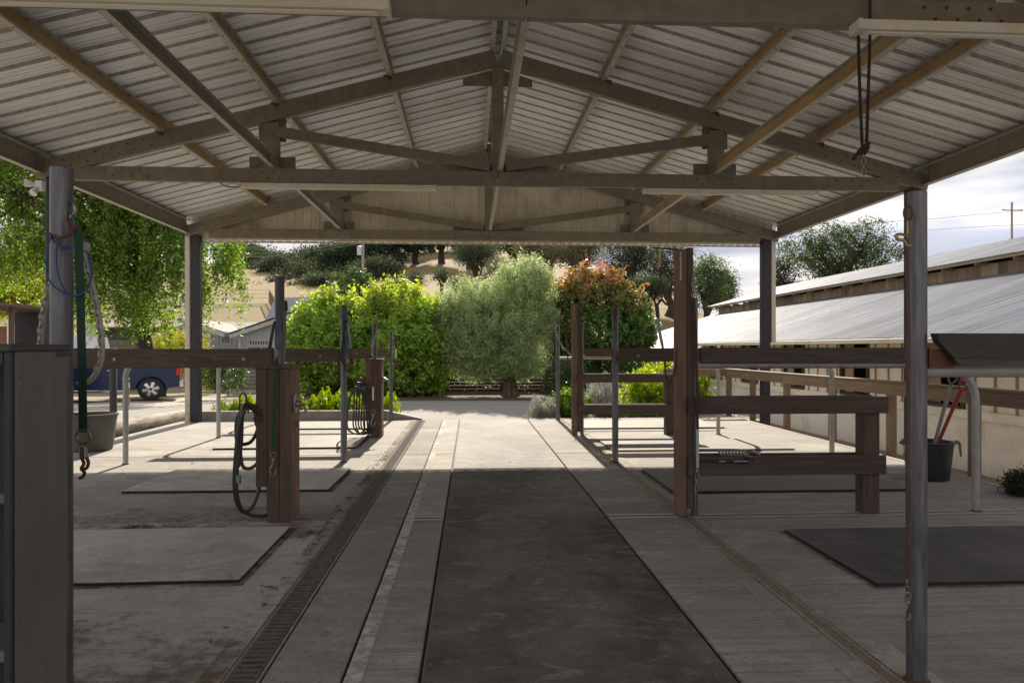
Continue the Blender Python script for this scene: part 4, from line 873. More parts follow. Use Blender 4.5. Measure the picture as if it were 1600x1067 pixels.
for a, b_ in segs:
    w_ = MB().box((BX+.01, a, ZS+.141), (BX+.18, b_, ZW)); w_ = w_.build('wall', m_barnwall, barn)
    k = a+.12
    while k < b_-.05:
        MB().box((BX-.012, k, ZS+.142), (BX+.0095, k+.035, ZW)).build('batten', m_batten, w_); k += .43
for a, b_ in wins:
    wn = MB(); wn.bbox((BX-.03, a-.0, ZS+.142), (BX+.05, a+.07, ZW), .003); wn.bbox((BX-.03, b_-.07, ZS+.142), (BX+.05, b_, ZW), .003); wn.bbox((BX-.05, a+.071, ZS+.142), (BX+.05, b_-.071, ZS+.19), .003)
    wn = wn.build('window', m_winframe, barn)
    MB().box((BX+.9, a-.1, ZS), (BX+.92, b_+.1, ZW)).build('stall_interior', m_dark, wn)
    MB().box((BX+.19, a-.6, .0), (BX+.9, a-.12, ZW)).build('stall_side', m_ty, wn)
    MB().bbox((BX+.05, b_-.42, ZS+.2), (BX+.075, b_-.09, ZW-.02), .003).build('open_shutter', M('tan_shutter', (.36, .27, .16)) if 'tan_shutter' not in bpy.data.materials else bpy.data.materials['tan_shutter'], wn)
    br = MB(); br.tube([(BX+.02, a+.08, .52), (BX+.02, b_-.08, .52)], .012, 6)
    for k in range(9): br.tube([(BX+.02, a+.1+k*.11, ZS+.19), (BX+.02, a+.1+k*.11, .52)], .007, 5)
    br.build('grille', m_chain, wn)
MB().bbox((BX-.44, Y0, ZW-.02), (BX-.33, Y1+.3, ZW+.07), .01).build('gutter', m_barnwall, barn)
MB().box((BX-.33, Y0, ZW+.03), (BX+.02, Y1+.3, ZW+.045)).build('soffit', m_tx, barn)
MX, MZ = 12.6, 3.08
def corr(pa, pb, pc, pd, name, parent, wave=.076, amp=.011, sub=1, n=None):   # corrugated sheet: pa->pb eave line, pd->pc upper line
    pa, pb, pc, pd = map(Vector, (pa, pb, pc, pd)); Ln = (pb-pa).length; n = n or int(Ln/wave*4)
    nrm = (pb-pa).cross(pd-pa).normalized(); nrm = nrm if nrm.z > 0 else -nrm
    vs = []
    for j in range(2):
        A, B = (pa, pb) if j == 0 else (pd, pc)
        for i in range(n+1): vs.append(A.lerp(B, i/n)+nrm*amp*math.sin(i*math.pi/2+.6))
    mb = MB(); mb.add(vs, [(i, i+1, n+1+i+1, n+1+i) for i in range(n)]); return mb.build(name, m_barnroof, parent, smooth=False)
eX, eZ = BX-.40, 1.50
def rz_(x): return eZ+(x-eX)*(MZ-eZ)/(MX-eX)
y = Y0
while y < 24.2:
    corr((eX, y, eZ), (eX, y+.98, eZ), (MX+.02, y+.98, MZ), (MX+.02, y, MZ), 'roof_sheet', barn); y += .98
while y < 35:     # the sheets beyond the wall end start higher up
    corr((eX+(y-24.2)*.06, y, rz_(eX+(y-24.2)*.06)), (eX+(y-24.2)*.06, y+.98, rz_(eX+(y-24.2)*.06)), (MX+.02, y+.98, MZ), (MX+.02, y, MZ), 'roof_sheet', barn); y += .98
# raised band of planks
y = Y0; r = random.Random(2)
m_band = [wood('band_wood_%d' % i, c, tuple(q*.6 for q in c), 'z') for i, c in enumerate(((.34, .24, .15), (.26, .185, .12), (.40, .30, .19)))]
while y < 35:
    wd = r.uniform(.22, .34); mb = MB(); dx = r.uniform(0, .012)
    mb.bbox((MX-dx, y+.006, MZ-.12), (MX+.03-dx, y+wd-.006, MZ+.29), .003); mb.build('plank', r.choice(m_band), barn); y += wd
MB().bbox((MX-.36, Y0, MZ+.305), (MX-.33, 35.3, MZ+.38), .004).build('fascia_board', wood('fascia_wood', (.38, .29, .19), (.26, .19, .12), 'y'), barn)
y = Y0+.3
while y < 35:
    MB().bbox((MX-.325, y, MZ+.25), (MX+.01, y+.045, MZ+.32)).build('rafter_tail', m_tx, barn); y += 1.22
y = Y0
while y < 35:
    corr((MX-.39, y, MZ+.385), (MX-.39, y+.98, MZ+.385), (MX+3.2, y+.98, MZ+1.42), (MX+3.2, y, MZ+1.42), 'upper_roof_sheet', barn); y += .98
MB().box((MX+.05, Y0, -.9), (MX+6.4, 35, MZ)).build('barn_core', m_dark, barn)
MB().prism([(MX+.05, MZ), (MX+3.2, MZ+1.35), (MX+6.4, MZ)], Y0+.2, 34.9).build('gable_wall', m_tz, barn)
corr((MX+6.8, Y0, MZ+.40), (MX+6.8, 35.2, MZ+.40), (MX+3.2, 35.2, MZ+1.42), (MX+3.2, Y0, MZ+1.42), 'far_slope', barn, .25, .02)
# lean-to house at the far end of the barn
ln = thing('far_cottage', 'low white cottage with a pale sloping metal roof beyond the barn end', 'cottage', (6, 28, -.7))
A = at(930, 573, 26); B = at(886, 564, 33); C_ = at(1138, 487, 34.5); D_ = at(1062, 541, 24.3)
nsh = 9
for k in range(nsh):
    u0, u1 = k/nsh, (k+1)/nsh; corr(A.lerp(B, u0), A.lerp(B, u1), D_.lerp(C_, u1), D_.lerp(C_, u0), 'roof_sheet', ln, .09, .012)
dn = V(0, 0, -.16)
def slabq(a, b_, thv, off): 
    mb = MB(); a, b_ = Vector(a), Vector(b_); n = (b_-a).cross(V(0, 0, 1)).normalized()*.03
    mb.add([a-n, b_-n, b_+n, a+n, a-n+thv, b_-n+thv, b_+n+thv, a+n+thv], [(0,1,2,3),(7,6,5,4),(0,4,5,1),(1,5,6,2),(2,6,7,3),(3,7,4,0)]); return mb
m_white = M('white_board_paint', (.66, .67, .70), (.6, .61, .64), .6, 0, 3, dirt=(.4, .38, .34), damt=.3)
slabq(A+V(0,0,-.02), D_+V(0,0,-.02), dn, 0).build('verge_board', m_white, ln); slabq(A+V(0,0,-.02), B+V(0,0,-.02), dn, 0).build('gutter', m_white, ln)
m_cotwall = M('grey_white_cottage_wall', (.52, .52, .55), (.46, .46, .5), .8, 0, 3, dirt=(.35, .33, .3), damt=.3)
A2 = A.lerp(C_, .05); D2 = D_.lerp(C_, .03); B2 = B.lerp(C_, .05)
mb = MB()
for p, q in ((A2, D2), (A2, B2)):
    p0, q0 = p.copy(), q.copy(); p0.z = q0.z = -1
    a_, b_ = p+V(0,0,-.06), q+V(0,0,-.06); mb.add([p0, q0, b_, a_], [(0, 1, 2, 3)])
mb.build('wall', m_cotwall, ln)
wd_ = (B2-A2).normalized(); nn_ = wd_.cross(V(0,0,1)); nn_ = nn_ if nn_.x < 0 else -nn_
for d0 in (.35, .95):
    p = A2+wd_*d0; mb = MB()
    mb.add([V(p.x, p.y, -.6)+nn_*.03, V(p.x, p.y, .35)+nn_*.03, V((p+wd_*.42).x, (p+wd_*.42).y, .35)+nn_*.03, V((p+wd_*.42).x, (p+wd_*.42).y, -.6)+nn_*.03], [(0, 1, 2, 3)]); mb.build('window', plain('dark_glass_%d' % int(d0*100), (.03, .035, .045), .1), ln)
for k in range(3):
    mb = MB(); a_ = at(955, 578+k*3, 25.3); b_ = at(1030, 552+k*3, 25.0); mb.tube([a_, (a_+b_)/2+V(0, 0, -.03), b_], .018, 5); mb.build('cable', plain('black_cable_%d' % k, (.03, .03, .03)), ln)

# ---------------------------------------------------------------- house on the left
hs = thing('ranch_house', 'pale blue-white board house with a grey shingle roof left of the lime shrubs', 'house', (-11, 37, -.75))
m_hw = M('pale_blue_boards', (.50, .54, .60), (.45, .49, .55), .7, 0, 2, (1, 1, .4))
m_sh = M('grey_shingles', (.30, .29, .28), (.20, .195, .19), .9, 0, 22, bmp=.5, bd=.02)
m_shb = M('slate_blue_shingles', (.105, .125, .17), (.07, .085, .12), .85, 0, 22, bmp=.5, bd=.02)
m_trim = M('white_trim', (.68, .69, .72), rough=.5)
yh = 36.0
e0 = at(359, 524, yh); e1 = at(535, 464, yh); e2 = at(712, 524, yh)
gw_ = at(372, 520, yh)
def wallpoly(name, pts, y0, th, mat, parent): return MB().prism([(p.x, p.z) for p in pts], y0, y0+th).build(name, mat, parent)
bz = -.9
wallpoly('wall', [V(gw_.x, 0, bz), V(e2.x-.4, 0, bz), V(e2.x-.4, 0, e2.z+.02), V(e1.x, 0, e1.z-.08), V(gw_.x, 0, e0.z+.1)], yh+.35, .15, m_hw, hs)
x = gw_.x+.1
while x < e1.x:
    zt_ = e0.z+(e1.z-e0.z)*(x-e0.x)/(e1.x-e0.x)-.1; MB().box((x, yh+.325, bz), (x+.05, yh+.3495, zt_)).build('batten', m_trim, hs); x += .42
def roofq(a, b_, y0, y1, th, mat, name, parent): 
    return MB().prism([(a.x, a.z), (b_.x, b_.z), (b_.x, b_.z+th), (a.x, a.z+th)], y0, y1).build(name, mat, parent)
roofq(e0, e1, yh, yh+9, .12, m_sh, 'roof', hs); roofq(e1, e2, yh, yh+9, .12, m_sh, 'roof', hs)
for a_, b_ in ((e0, e1), (e1, e2)):
    MB().prism([(a_.x, a_.z-.16), (b_.x, b_.z-.16), (b_.x, b_.z+.05), (a_.x, a_.z+.05)], yh-.05, yh-.003).build('verge_board', m_trim, hs)
    MB().prism([(a_.x, a_.z+.052), (b_.x, b_.z+.052), (b_.x, b_.z+.14), (a_.x, a_.z+.14)], yh-.06, yh-.002).build('roof_edge', m_postdark, hs)
# wing
w0 = at(290, 500, yh+.6); w1 = at(358, 522, yh+.6)
roofq(w0, w1, yh-.1, yh+6, .1, m_sh, 'roof', hs)
MB().prism([(w0.x, w0.z-.16), (w1.x, w1.z-.16), (w1.x, w1.z+.05), (w0.x, w0.z+.05)], yh-.15, yh-.103).build('verge_board', m_trim, hs)
wallpoly('wall', [V(w0.x-3, 0, bz), V(gw_.x-.05, 0, bz), V(gw_.x-.05, 0, w1.z-.02), V(w1.x, 0, w1.z-.02), V(w0.x, 0, w0.z-.02), V(w0.x-3, 0, w0.z-1)], yh+1.5, .15, m_hw, hs)
x = w0.x-2.5
while x < gw_.x-.1: MB().box((x, yh+1.475, bz), (x+.05, yh+1.4995, w1.z-.05)).build('batten', m_trim, hs); x += .42
# ridge-parallel main roof behind
a_ = at(300, 519, yh+4); b_ = at(430, 519, yh+4); c_ = at(430, 503, yh+8); d_ = at(300, 503, yh+8)
mb = MB(); mb.add([a_, b_, c_, d_], [(0, 1, 2, 3)]); mb.build('roof', m_sh, hs)
# steep blue roof behind right
a_ = at(412, 505, yh+9.2); b_ = at(500, 505, yh+9.2); c_ = at(500, 462, yh+13); d_ = at(430, 466, yh+13)
mb = MB(); mb.add([a_, b_, c_, d_], [(0, 1, 2, 3)]); mb.build('blue_roof', m_shb, hs)
def hwin(px0, px1, py0, py1, Y, n=1, name='window'):
    a_ = at(px0, py1, Y); b_ = at(px1, py0, Y); f = MB(); t_ = .05
    f.box((a_.x-t_, Y-.03, a_.z-t_), (b_.x+t_, Y, a_.z)); f.box((a_.x-t_, Y-.03, b_.z), (b_.x+t_, Y, b_.z+t_)); f.box((a_.x-t_, Y-.03, a_.z), (a_.x, Y, b_.z)); f.box((b_.x, Y-.03, a_.z), (b_.x+t_, Y, b_.z))
    for k in range(1, n): xx = a_.x+(b_.x-a_.x)*k/n; f.box((xx-.02, Y-.028, a_.z), (xx+.02, Y, b_.z))
    wf = f.build(name, m_trim, hs); MB().box((a_.x, Y-.012, a_.z), (b_.x, Y-.001, b_.z)).build('pane', m_pane, wf)
m_pane = plain('house_glass', (.10, .12, .13), .12)
hwin(390, 418, 533, 538, yh+.32, 7); hwin(388, 450, 543, 560, yh+.32, 3); hwin(347, 360, 525, 536, yh+1.47)
MB().box((at(371, 600, yh).x, yh+.2, -.95), (at(374, 600, yh).x, yh+.3, e0.z-.1)).build('downspout', m_trim, hs)
bf = thing('board_wall', 'brown weathered horizontal board wall in front of the pale house', 'wall', at(395, 609, 31))
for k in range(9):
    a_ = at(374, 609-k*6, 31); b_ = at(470, 603.6-k*6, 31); MB().bbox((a_.x, 31+.006*(k % 2), a_.z), (b_.x, 31.04+.006*(k % 2), b_.z), .004).build('board', m_graywood, bf)

# ---------------------------------------------------------------- slat fence behind the shrubs
fc = thing('slat_fence', 'brown horizontal slat fence behind the olive tree and lime shrubs', 'fence', (-1, 23, 0))
m_slat = wood('slat_brown', (.13, .068, .046), (.07, .038, .028), 'x')
yf = 22.6; x0 = at(440, 600, yf).x; x1 = at(868, 600, yf).x; nb = 5
for i in range(nb):
    a_, b_ = x0+(x1-x0)*i/nb, x0+(x1-x0)*(i+1)/nb
    MB().bbox((a_-.05, yf-.05, -.2), (a_+.05, yf+.05, 1.12), .004).build('fence_post', m_wz, fc)
    for k in range(11): MB().bbox((a_+.01, yf-.066, -.08+k*.108), (b_-.01, yf-.054, .024+k*.108), .003).build('slat', m_slat, fc)
MB().bbox((x1-.05, yf-.05, -.2), (x1+.05, yf+.05, 1.35), .004).build('fence_post', m_wz, fc)

# ---------------------------------------------------------------- pickup truck (local coordinates, nose to -x)
tk = thing('pickup_truck', 'dark navy pickup truck with chrome wheels parked on the left drive', 'pickup truck', (0, 0, 0), local=True)
m_car = plain('navy_black_paint', (.012, .026, .075), .2)
m_chrome = plain('chrome', (.7, .7, .72), .12, 1); m_tyre = M('tyre_rubber', (.03, .03, .03), rough=.85); m_glass = plain('tinted_glass', (.03, .04, .055), .05)
def archpts(cx, cz, r, n=10): return [(cx+r*math.cos(math.pi*k/n), cz+r*math.sin(math.pi*k/n)) for k in range(n+1)]
W = .98
rear, front = 1.93, -1.9
low = [(-2.85, .42)]+[(-2.45, .40)]+list(reversed(archpts(front, .42, .47)))+[(-1.42, .42), (1.44, .42)]+list(reversed(archpts(rear, .42, .47)))+[(2.42, .44), (2.82, .50), (2.86, 1.30), (2.80, 1.33), (.98, 1.33), (.95, 1.30), (-1.25, 1.25), (-2.6, 1.18), (-2.85, 1.0)]
MB().prism(low, -W, W).build('body', m_car, tk)
cab = [(-1.25, 1.25), (.95, 1.30), (.86, 1.86), (.70, 1.92), (-.35, 1.93), (-.55, 1.88)]
MB().prism(cab, -W*.88, W*.88).build('cab', m_car, tk)
for s_ in (-1, 1):
    for poly in ([(-1.08, 1.31), (-.12, 1.34), (-.12, 1.80), (-.48, 1.80)], [(-.04, 1.34), (.80, 1.35), (.74, 1.80), (-.04, 1.80)]):
        MB().prism(poly, s_*W*.882, s_*W*.886).build('window', m_glass, tk)
    for xd in (-.15, .72): MB().bbox((xd-.10, s_*(W+.004), 1.10), (xd+.10, s_*(W+.03), 1.13)).build('door_handle', m_chrome, tk)
    for xd in (-1.3, -.1, .93): MB().box((xd-.006, s_*(W+.0005), .52), (xd+.006, s_*(W+.002), 1.27)).build('door_gap', plain('gap_%d_%d' % (xd*100, s_), (.002, .002, .002), 1), tk)
    mb = MB(); mb.tube([(-1.45, s_*(W+.05), .36), (1.15, s_*(W+.05), .36)], .035, 8); mb.build('running_board', m_chrome, tk, smooth=True)
    MB().prism([(2.70, .92), (2.865, .92), (2.87, 1.22), (2.76, 1.27)], s_*(W-.2), s_*(W+.006)).build('tail_light', plain('tail_red_%d' % s_, (.55, .02, .015), .2), tk)
    MB().bbox((-1.25, s_*(W-.02), 1.26), (-1.02, s_*(W+.22), 1.42), .03).build('mirror', m_car, tk)
    for cx_ in (rear, front):
        wh = MB(); wh.lathe([(.40, s_*(W-.26)), (.418, s_*(W-.22)), (.418, s_*(W-.04)), (.39, s_*(W-.005)), (.27, s_*(W-.0))], (0, 0, 0), 28, 'x')
        wh.v = [(cx_+z_, x_, .42+y_) for x_, y_, z_ in wh.v]
        tyre = wh.build('wheel', m_tyre, tk, smooth=True)
        rm = MB(); rm.lathe([(.275, s_*(W+.001)), (.265, s_*(W+.012)), (.25, s_*(W-.03)), (.0, s_*(W-.04))], (0, 0, 0), 28, 'x'); rm.v = [(cx_+z_, x_, .42+y_) for x_, y_, z_ in rm.v]; rm.build('rim', plain('rim_dark_%d%d' % (s_+1, cx_ > 0), (.08, .08, .085), .4, .8), tyre, smooth=True)
        for k in range(6):
            a = k*math.pi/3+.2; sp = MB(); c0, s0 = math.cos(a), math.sin(a); p0, p1 = .05, .262
            vs = [(cx_+c0*p0-s0*.04, s_*(W+.02), .42+s0*p0+c0*.04), (cx_+c0*p0+s0*.04, s_*(W+.02), .42+s0*p0-c0*.04), (cx_+c0*p1+s0*.055, s_*(W+.012), .42+s0*p1-c0*.055), (cx_+c0*p1-s0*.055, s_*(W+.012), .42+s0*p1+c0*.055)]
            vs += [(x_, y_-s_*.025, z_) for x_, y_, z_ in vs]; sp.add(vs, [(0,1,2,3),(7,6,5,4),(0,4,5,1),(1,5,6,2),(2,6,7,3),(3,7,4,0)]); sp.build('spoke', m_chrome, tyre)
MB().bbox((2.80, -W+.02, .50), (2.98, W-.02, .74), .03).build('rear_bumper', m_chrome, tk)
MB().bbox((-3.0, -W+.02, .45), (-2.86, W-.02, .75), .03).build('front_bumper', m_chrome, tk)
MB().box((1.02, -W+.08, 1.331), (2.74, W-.08, 1.335)).build('bed_opening', m_dark, tk)
pr = at(281, 618, 26.3)
rzt = math.radians(19)
tk.rotation_euler = (0, 0, rzt); tk.scale = (1.04, 1.04, .97); tk.location = (pr.x-(2.95*math.cos(rzt)+.98*math.sin(rzt)), pr.y-(2.95*math.sin(rzt)-.98*math.cos(rzt)), gz(pr.x-3, 26)+.05)
# white vehicle far left
vn = thing('white_van', 'white vehicle roof just above the grey cabinet at the left edge', 'van', (0, 0, 0), local=True)
MB().prism([(-2.6, .4), (2.6, .4), (2.65, 1.3), (2.5, 2.05), (-1.4, 2.12), (-1.9, 2.05), (-2.7, 1.3)], -.95, .95).build('body', plain('white_car_paint', (.75, .76, .8), .25), vn)
for s_ in (-1, 1):
    MB().prism([(-2.3, 1.35), (-1.0, 1.38), (-1.0, 1.85), (-1.85, 1.85)], s_*.952, s_*.956).build('window', m_glass, vn)
    for cx_ in (-1.7, 1.7):
        wh = MB(); wh.lathe([(.30, .70*s_), (.34, .72*s_), (.34, .93*s_), (.2, .96*s_)], (0, 0, 0), 20, 'x'); wh.v = [(cx_+z_, x_, .34+y_) for x_, y_, z_ in wh.v]; wh.build('wheel', m_tyre, vn, smooth=True)
p = at(38, 540, 27); vn.location = (p.x, p.y, p.z-1.72)
# shed, dark barn, grey boards, bollards
sh = thing('open_shed', 'small reddish open shed with a flat roof at the far left', 'shed', at(5, 540, 20))
a_ = at(-70, 483, 20); b_ = at(25, 479, 20); MB().bbox((a_.x, 19.5, b_.z-.02), (b_.x, 23, b_.z+.07), .01).build('roof', m_wx, sh)
for px in (16,): q = at(px, 520, 20); MB().bbox((q.x-.05, 20, -.6), (q.x+.05, 20.1, b_.z-.021)).build('post', m_wz, sh)
q = at(9, 510, 20.2); MB().bbox((a_.x, 20.2, -.6), (q.x, 20.25, q.z-.0), .004).build('wall', M('red_brown_board', (.30, .12, .08), (.22, .09, .06)), sh)
MB().box((a_.x, 22.5, -.6), (b_.x-.1, 22.55, b_.z-.03)).build('back_wall', m_dkwood, sh)
ob = thing('dark_barn', 'low dark barn with a brown roof under the big tree', 'barn', at(195, 520, 48))
a_ = at(120, 500, 48); b_ = at(300, 490, 48)
MB().box((a_.x, 48, -1), (b_.x, 56, at(200, 511, 48).z)).build('wall', M('charcoal_wall', (.07, .07, .075), (.05, .05, .052), rough=.8), ob)
MB().prism([(47.4, at(200, 513, 48).z), (47.4, at(200, 511, 48).z), (52, at(200, 496, 48).z), (56.5, at(200, 511, 48).z), (56.5, at(200, 513, 48).z), (52, at(200, 498, 48).z)], a_.x-.4, b_.x, 'x').build('roof', M('brown_roof', (.26, .19, .13), (.2, .145, .1), .9, 0, 8), ob)
gf = thing('board_fence', 'grey weathered tall board fence behind the pickup truck', 'fence', at(180, 560, 33))
xx = at(105, 530, 33).x; k = 0
for k in range(8):
    zz = -.6+k*.29; MB().bbox((xx, 33+.01*(k % 2), zz), (at(238, 530, 33).x, 33.04+.01*(k % 2), zz+.275), .004).build('board', m_graywood, gf)
wb = thing('white_cabinet', 'narrow white box standing left of the dark barn', 'box', at(137, 530, 36)); a_, b_ = at(130, 540, 36), at(143, 500, 36)
MB().bbox((a_.x, 36, -.7), (b_.x, 36.4, b_.z), .02).build('box_body', m_trim, wb); MB().bbox((a_.x-.03, 35.97, b_.z+.001), (b_.x+.03, 36.43, b_.z+.05), .01).build('lid', m_trim, wb)
p = gp(177, 660, -.05); bo = thing('dark_bollard', 'dark round steel post beside the feed tub and log', 'bollard', p)
mb = MB(); mb.lathe([(.062, -.3), (.062, .98), (.05, 1.0)], (p.x, p.y, 0), 18); mb.build('post', m_postdark, bo, smooth=True)
p = gp(197, 629, -.38); wbx = thing('wooden_bollard', 'short orange-brown wooden post with a pale cap in front of the truck', 'bollard', p)
MB().bbox((p.x-.07, p.y-.07, -.7), (p.x+.07, p.y+.07, p.z+.72), .01).build('post', wood('cedar', (.42, .24, .13), (.3, .17, .09), 'z'), wbx)
MB().bbox((p.x-.09, p.y-.09, p.z+.721), (p.x+.09, p.y+.09, p.z+.78), .01).build('cap', m_kerb, wbx); MB().bbox((p.x-.09, p.y-.09, -.7), (p.x+.09, p.y+.09, p.z+.1), .01).build('base', m_kerb, wbx)
MB().bbox((p.x+.071, p.y-.05, p.z+.45), (p.x+.1, p.y+.04, p.z+.62), .004).build('outlet', m_trim, wbx)

# ---------------------------------------------------------------- far fences, poles, wires
def railfence(name, label, cat, pts, h, rails, mat, step, pw=.06):
    t = thing(name, label, cat, (pts[0][0], pts[0][1], gz(*pts[0])))
    for (xa, ya), (xb, yb) in zip(pts, pts[1:]):
        Ln = math.hypot(xb-xa, yb-ya); n = max(1, round(Ln/step))
        for i in range(n):
            u0, u1 = i/n, (i+1)/n; p = V(xa+(xb-xa)*u0, ya+(yb-ya)*u0, 0); q = V(xa+(xb-xa)*u1, ya+(yb-ya)*u1, 0); p.z, q.z = gz(p.x, p.y), gz(q.x, q.y)
            mb = MB(); mb.box((p.x-pw, p.y-pw, p.z-.2), (p.x+pw, p.y+pw, p.z+h+.05)); mb.build('fence_post', mat, t)
            for r_ in rails: mb = MB(); mb.tube([p+V(0, 0, h*r_), q+V(0, 0, h*r_)], pw*.8, 4); mb.build('rail', mat, t)
    return t
def gpt(px, Y): p = at(px, 545, Y); return (p.x, p.y)
m_wf = plain('white_fence_paint', (.78, .78, .8), .5)
railfence('white_rail_fence', 'white three-rail fence crossing the golden hillside at left', 'fence', [gpt(285, 78), gpt(420, 78)], 1.4, (.35, .68, 1), m_wf, 2.6, .07)
railfence('brown_rail_fence', 'brown picket fence climbing from the white fence corner', 'fence', [gpt(421, 78), gpt(436, 66)], 1.3, (.4, .95), m_tz, 1.2, .06)
railfence('wire_fence', 'thin dark fence in the dry field above the pale house roof', 'fence', [gpt(315, 58), gpt(420, 58)], 1.1, (.98,), m_rust, 2.0, .045)
railfence('pasture_fence', 'pale rail fence across the right hillside pasture', 'fence', [gpt(960, 112), gpt(1110, 105)], 1.5, (.4, .7, 1), m_wf, 3, .05)
def upole(label, px, Y, py_top, arm, armpx):
    p = at(px, 545, Y); zt_ = at(px, py_top, Y).z; z0 = gz(p.x, p.y)-1; t = thing('utility_pole', label, 'utility pole', (p.x, p.y, z0))
    mb = MB(); mb.tube([(p.x, p.y, z0), (p.x, p.y, zt_)], [.16, .11], 10); mb.build('pole', M('grey_pole_wood', (.42, .38, .33), (.3, .27, .24)) if 'grey_pole_wood' not in bpy.data.materials else bpy.data.materials['grey_pole_wood'], t, smooth=True)
    za = at(px, arm, Y).z; a_, b_ = at(armpx[0], arm, Y), at(armpx[1], arm, Y)
    MB().bbox((a_.x, Y-.13, za-.05), (b_.x, Y-.06, za+.06)).build('crossarm', m_tx, t)
    for k in range(3):
        xx = a_.x+(b_.x-a_.x)*(.05+.45*k); mb = MB(); mb.lathe([(.03, za+.06), (.05, za+.09), (.045, za+.16), (.02, za+.18)], (xx, Y-.1, 0), 8); mb.build('insulator', m_trim, t)
    return t, za
u1, z1_ = upole('grey utility pole with crossarm standing on the hill behind the lime shrubs', 567, 62, 350, 376, (560, 588))
mb = MB(); q = at(562, 392, 62); mb.lathe([(.2, 0), (.2, .75), (.1, .8)], (q.x, 61.8, q.z-.4), 12); mb.build('transformer', m_trim, u1, smooth=True)
u2, z2_ = upole('thin brown utility pole with crossarm above the barn roof at right', 1581, 75, 316, 329, (1565, 1597))
m_wire = plain('wire_grey', (.25, .25, .26), .5)
def wire(label, pts, r=.014):
    mb = MB(); mb.tube(smoothpath(pts, 6), r, 4); tag(mb.build('overhead_wire', m_wire, smooth=True), label, 'wire')
wire('upper of the two overhead wires crossing the big left tree', [at(-60, 338, 24), at(80, 358, 26), at(240, 383, 29), at(400, 398, 34)], .011)
wire('lower of the two overhead wires crossing the big left tree', [at(-60, 350, 24), at(80, 372, 26), at(240, 391, 29), at(400, 402, 34)], .011)
wire('overhead wire reaching the hill pole from the left', [at(300, 385, 60), at(400, 396, 61), at(480, 389, 61.5), at(565, 377, 62)], .025)
wire('second overhead wire reaching the hill pole from the left', [at(300, 392, 60), at(400, 401, 61), at(480, 394, 61.5), at(565, 380, 62)], .02)
wire('upper faint overhead wire above the barn roof', [at(1180, 352, 90), at(1400, 346, 80), at(1581, 331, 75), at(1750, 325, 72)], .02)
wire('lower faint overhead wire above the barn roof', [at(1180, 372, 90), at(1400, 362, 80), at(1581, 352, 75), at(1750, 348, 72)], .02)
wire('thin wire seen just below the far truss', [at(700, 374, 45), at(900, 380, 45), at(1000, 377, 45)], .012)
# ---------------------------------------------------------------- vegetation
def leafmat(name, cols, trans=.45, rough=.5, tint=None):
    m = bpy.data.materials.new(name); m.use_nodes = True; t = m.node_tree; t.nodes.clear()
    o = nn(t, 'ShaderNodeOutputMaterial'); g = nn(t, 'ShaderNodeNewGeometry'); cr = nn(t, 'ShaderNodeValToRGB')
    e = cr.color_ramp.elements; e[0].color = (*cols[0], 1); e[1].color = (*cols[-1], 1); e[1].position = 1
    for i, c in enumerate(cols[1:-1]): q = e.new((i+1)/(len(cols)-1)); q.color = (*c, 1)
    t.links.new(g.outputs['Random Per Island'], cr.inputs[0]); c = cr.outputs[0]
    n = noise(t, .9, (1, 1, 1), 3, .6); c = mix(t, ramp(t, n, .38, .62, (.35,)*3, BW0), c, cols[0])
    if tint:     # colour by the height inside the crown: tips blend to the tint colour
        s = nn(t, 'ShaderNodeSeparateXYZ'); t.links.new(g.outputs['Position'], s.inputs[0]); mr = nn(t, 'ShaderNodeMapRange'); mr.inputs[1].default_value = tint[0]; mr.inputs[2].default_value = tint[1]
        n2 = noise(t, 2.2, (1, 1, 1), 3, .6, 4); ad = nn(t, 'ShaderNodeMath', operation='MULTIPLY'); t.links.new(s.outputs[2], mr.inputs[0])
        t.links.new(mr.outputs[0], ad.inputs[0]); t.links.new(ramp(t, n2, .35, .6, BW0, BW1), ad.inputs[1]); c = mix(t, ad.outputs[0], c, tint[2])
    d = nn(t, 'ShaderNodeBsdfPrincipled'); d.inputs['Roughness'].default_value = rough; t.links.new(c, d.inputs['Base Color'])
    tr = nn(t, 'ShaderNodeBsdfTranslucent'); hs = nn(t, 'ShaderNodeHueSaturation'); hs.inputs['Value'].default_value = 1.5; hs.inputs['Saturation'].default_value = 1.15; hs.inputs['Hue'].default_value = .488
    t.links.new(c, hs.inputs['Color']); t.links.new(hs.outputs[0], tr.inputs[0]); mx = nn(t, 'ShaderNodeMixShader'); mx.inputs[0].default_value = trans
    t.links.new(d.outputs[0], mx.inputs[1]); t.links.new(tr.outputs[0], mx.inputs[2]); t.links.new(mx.outputs[0], o.inputs[0]); return m
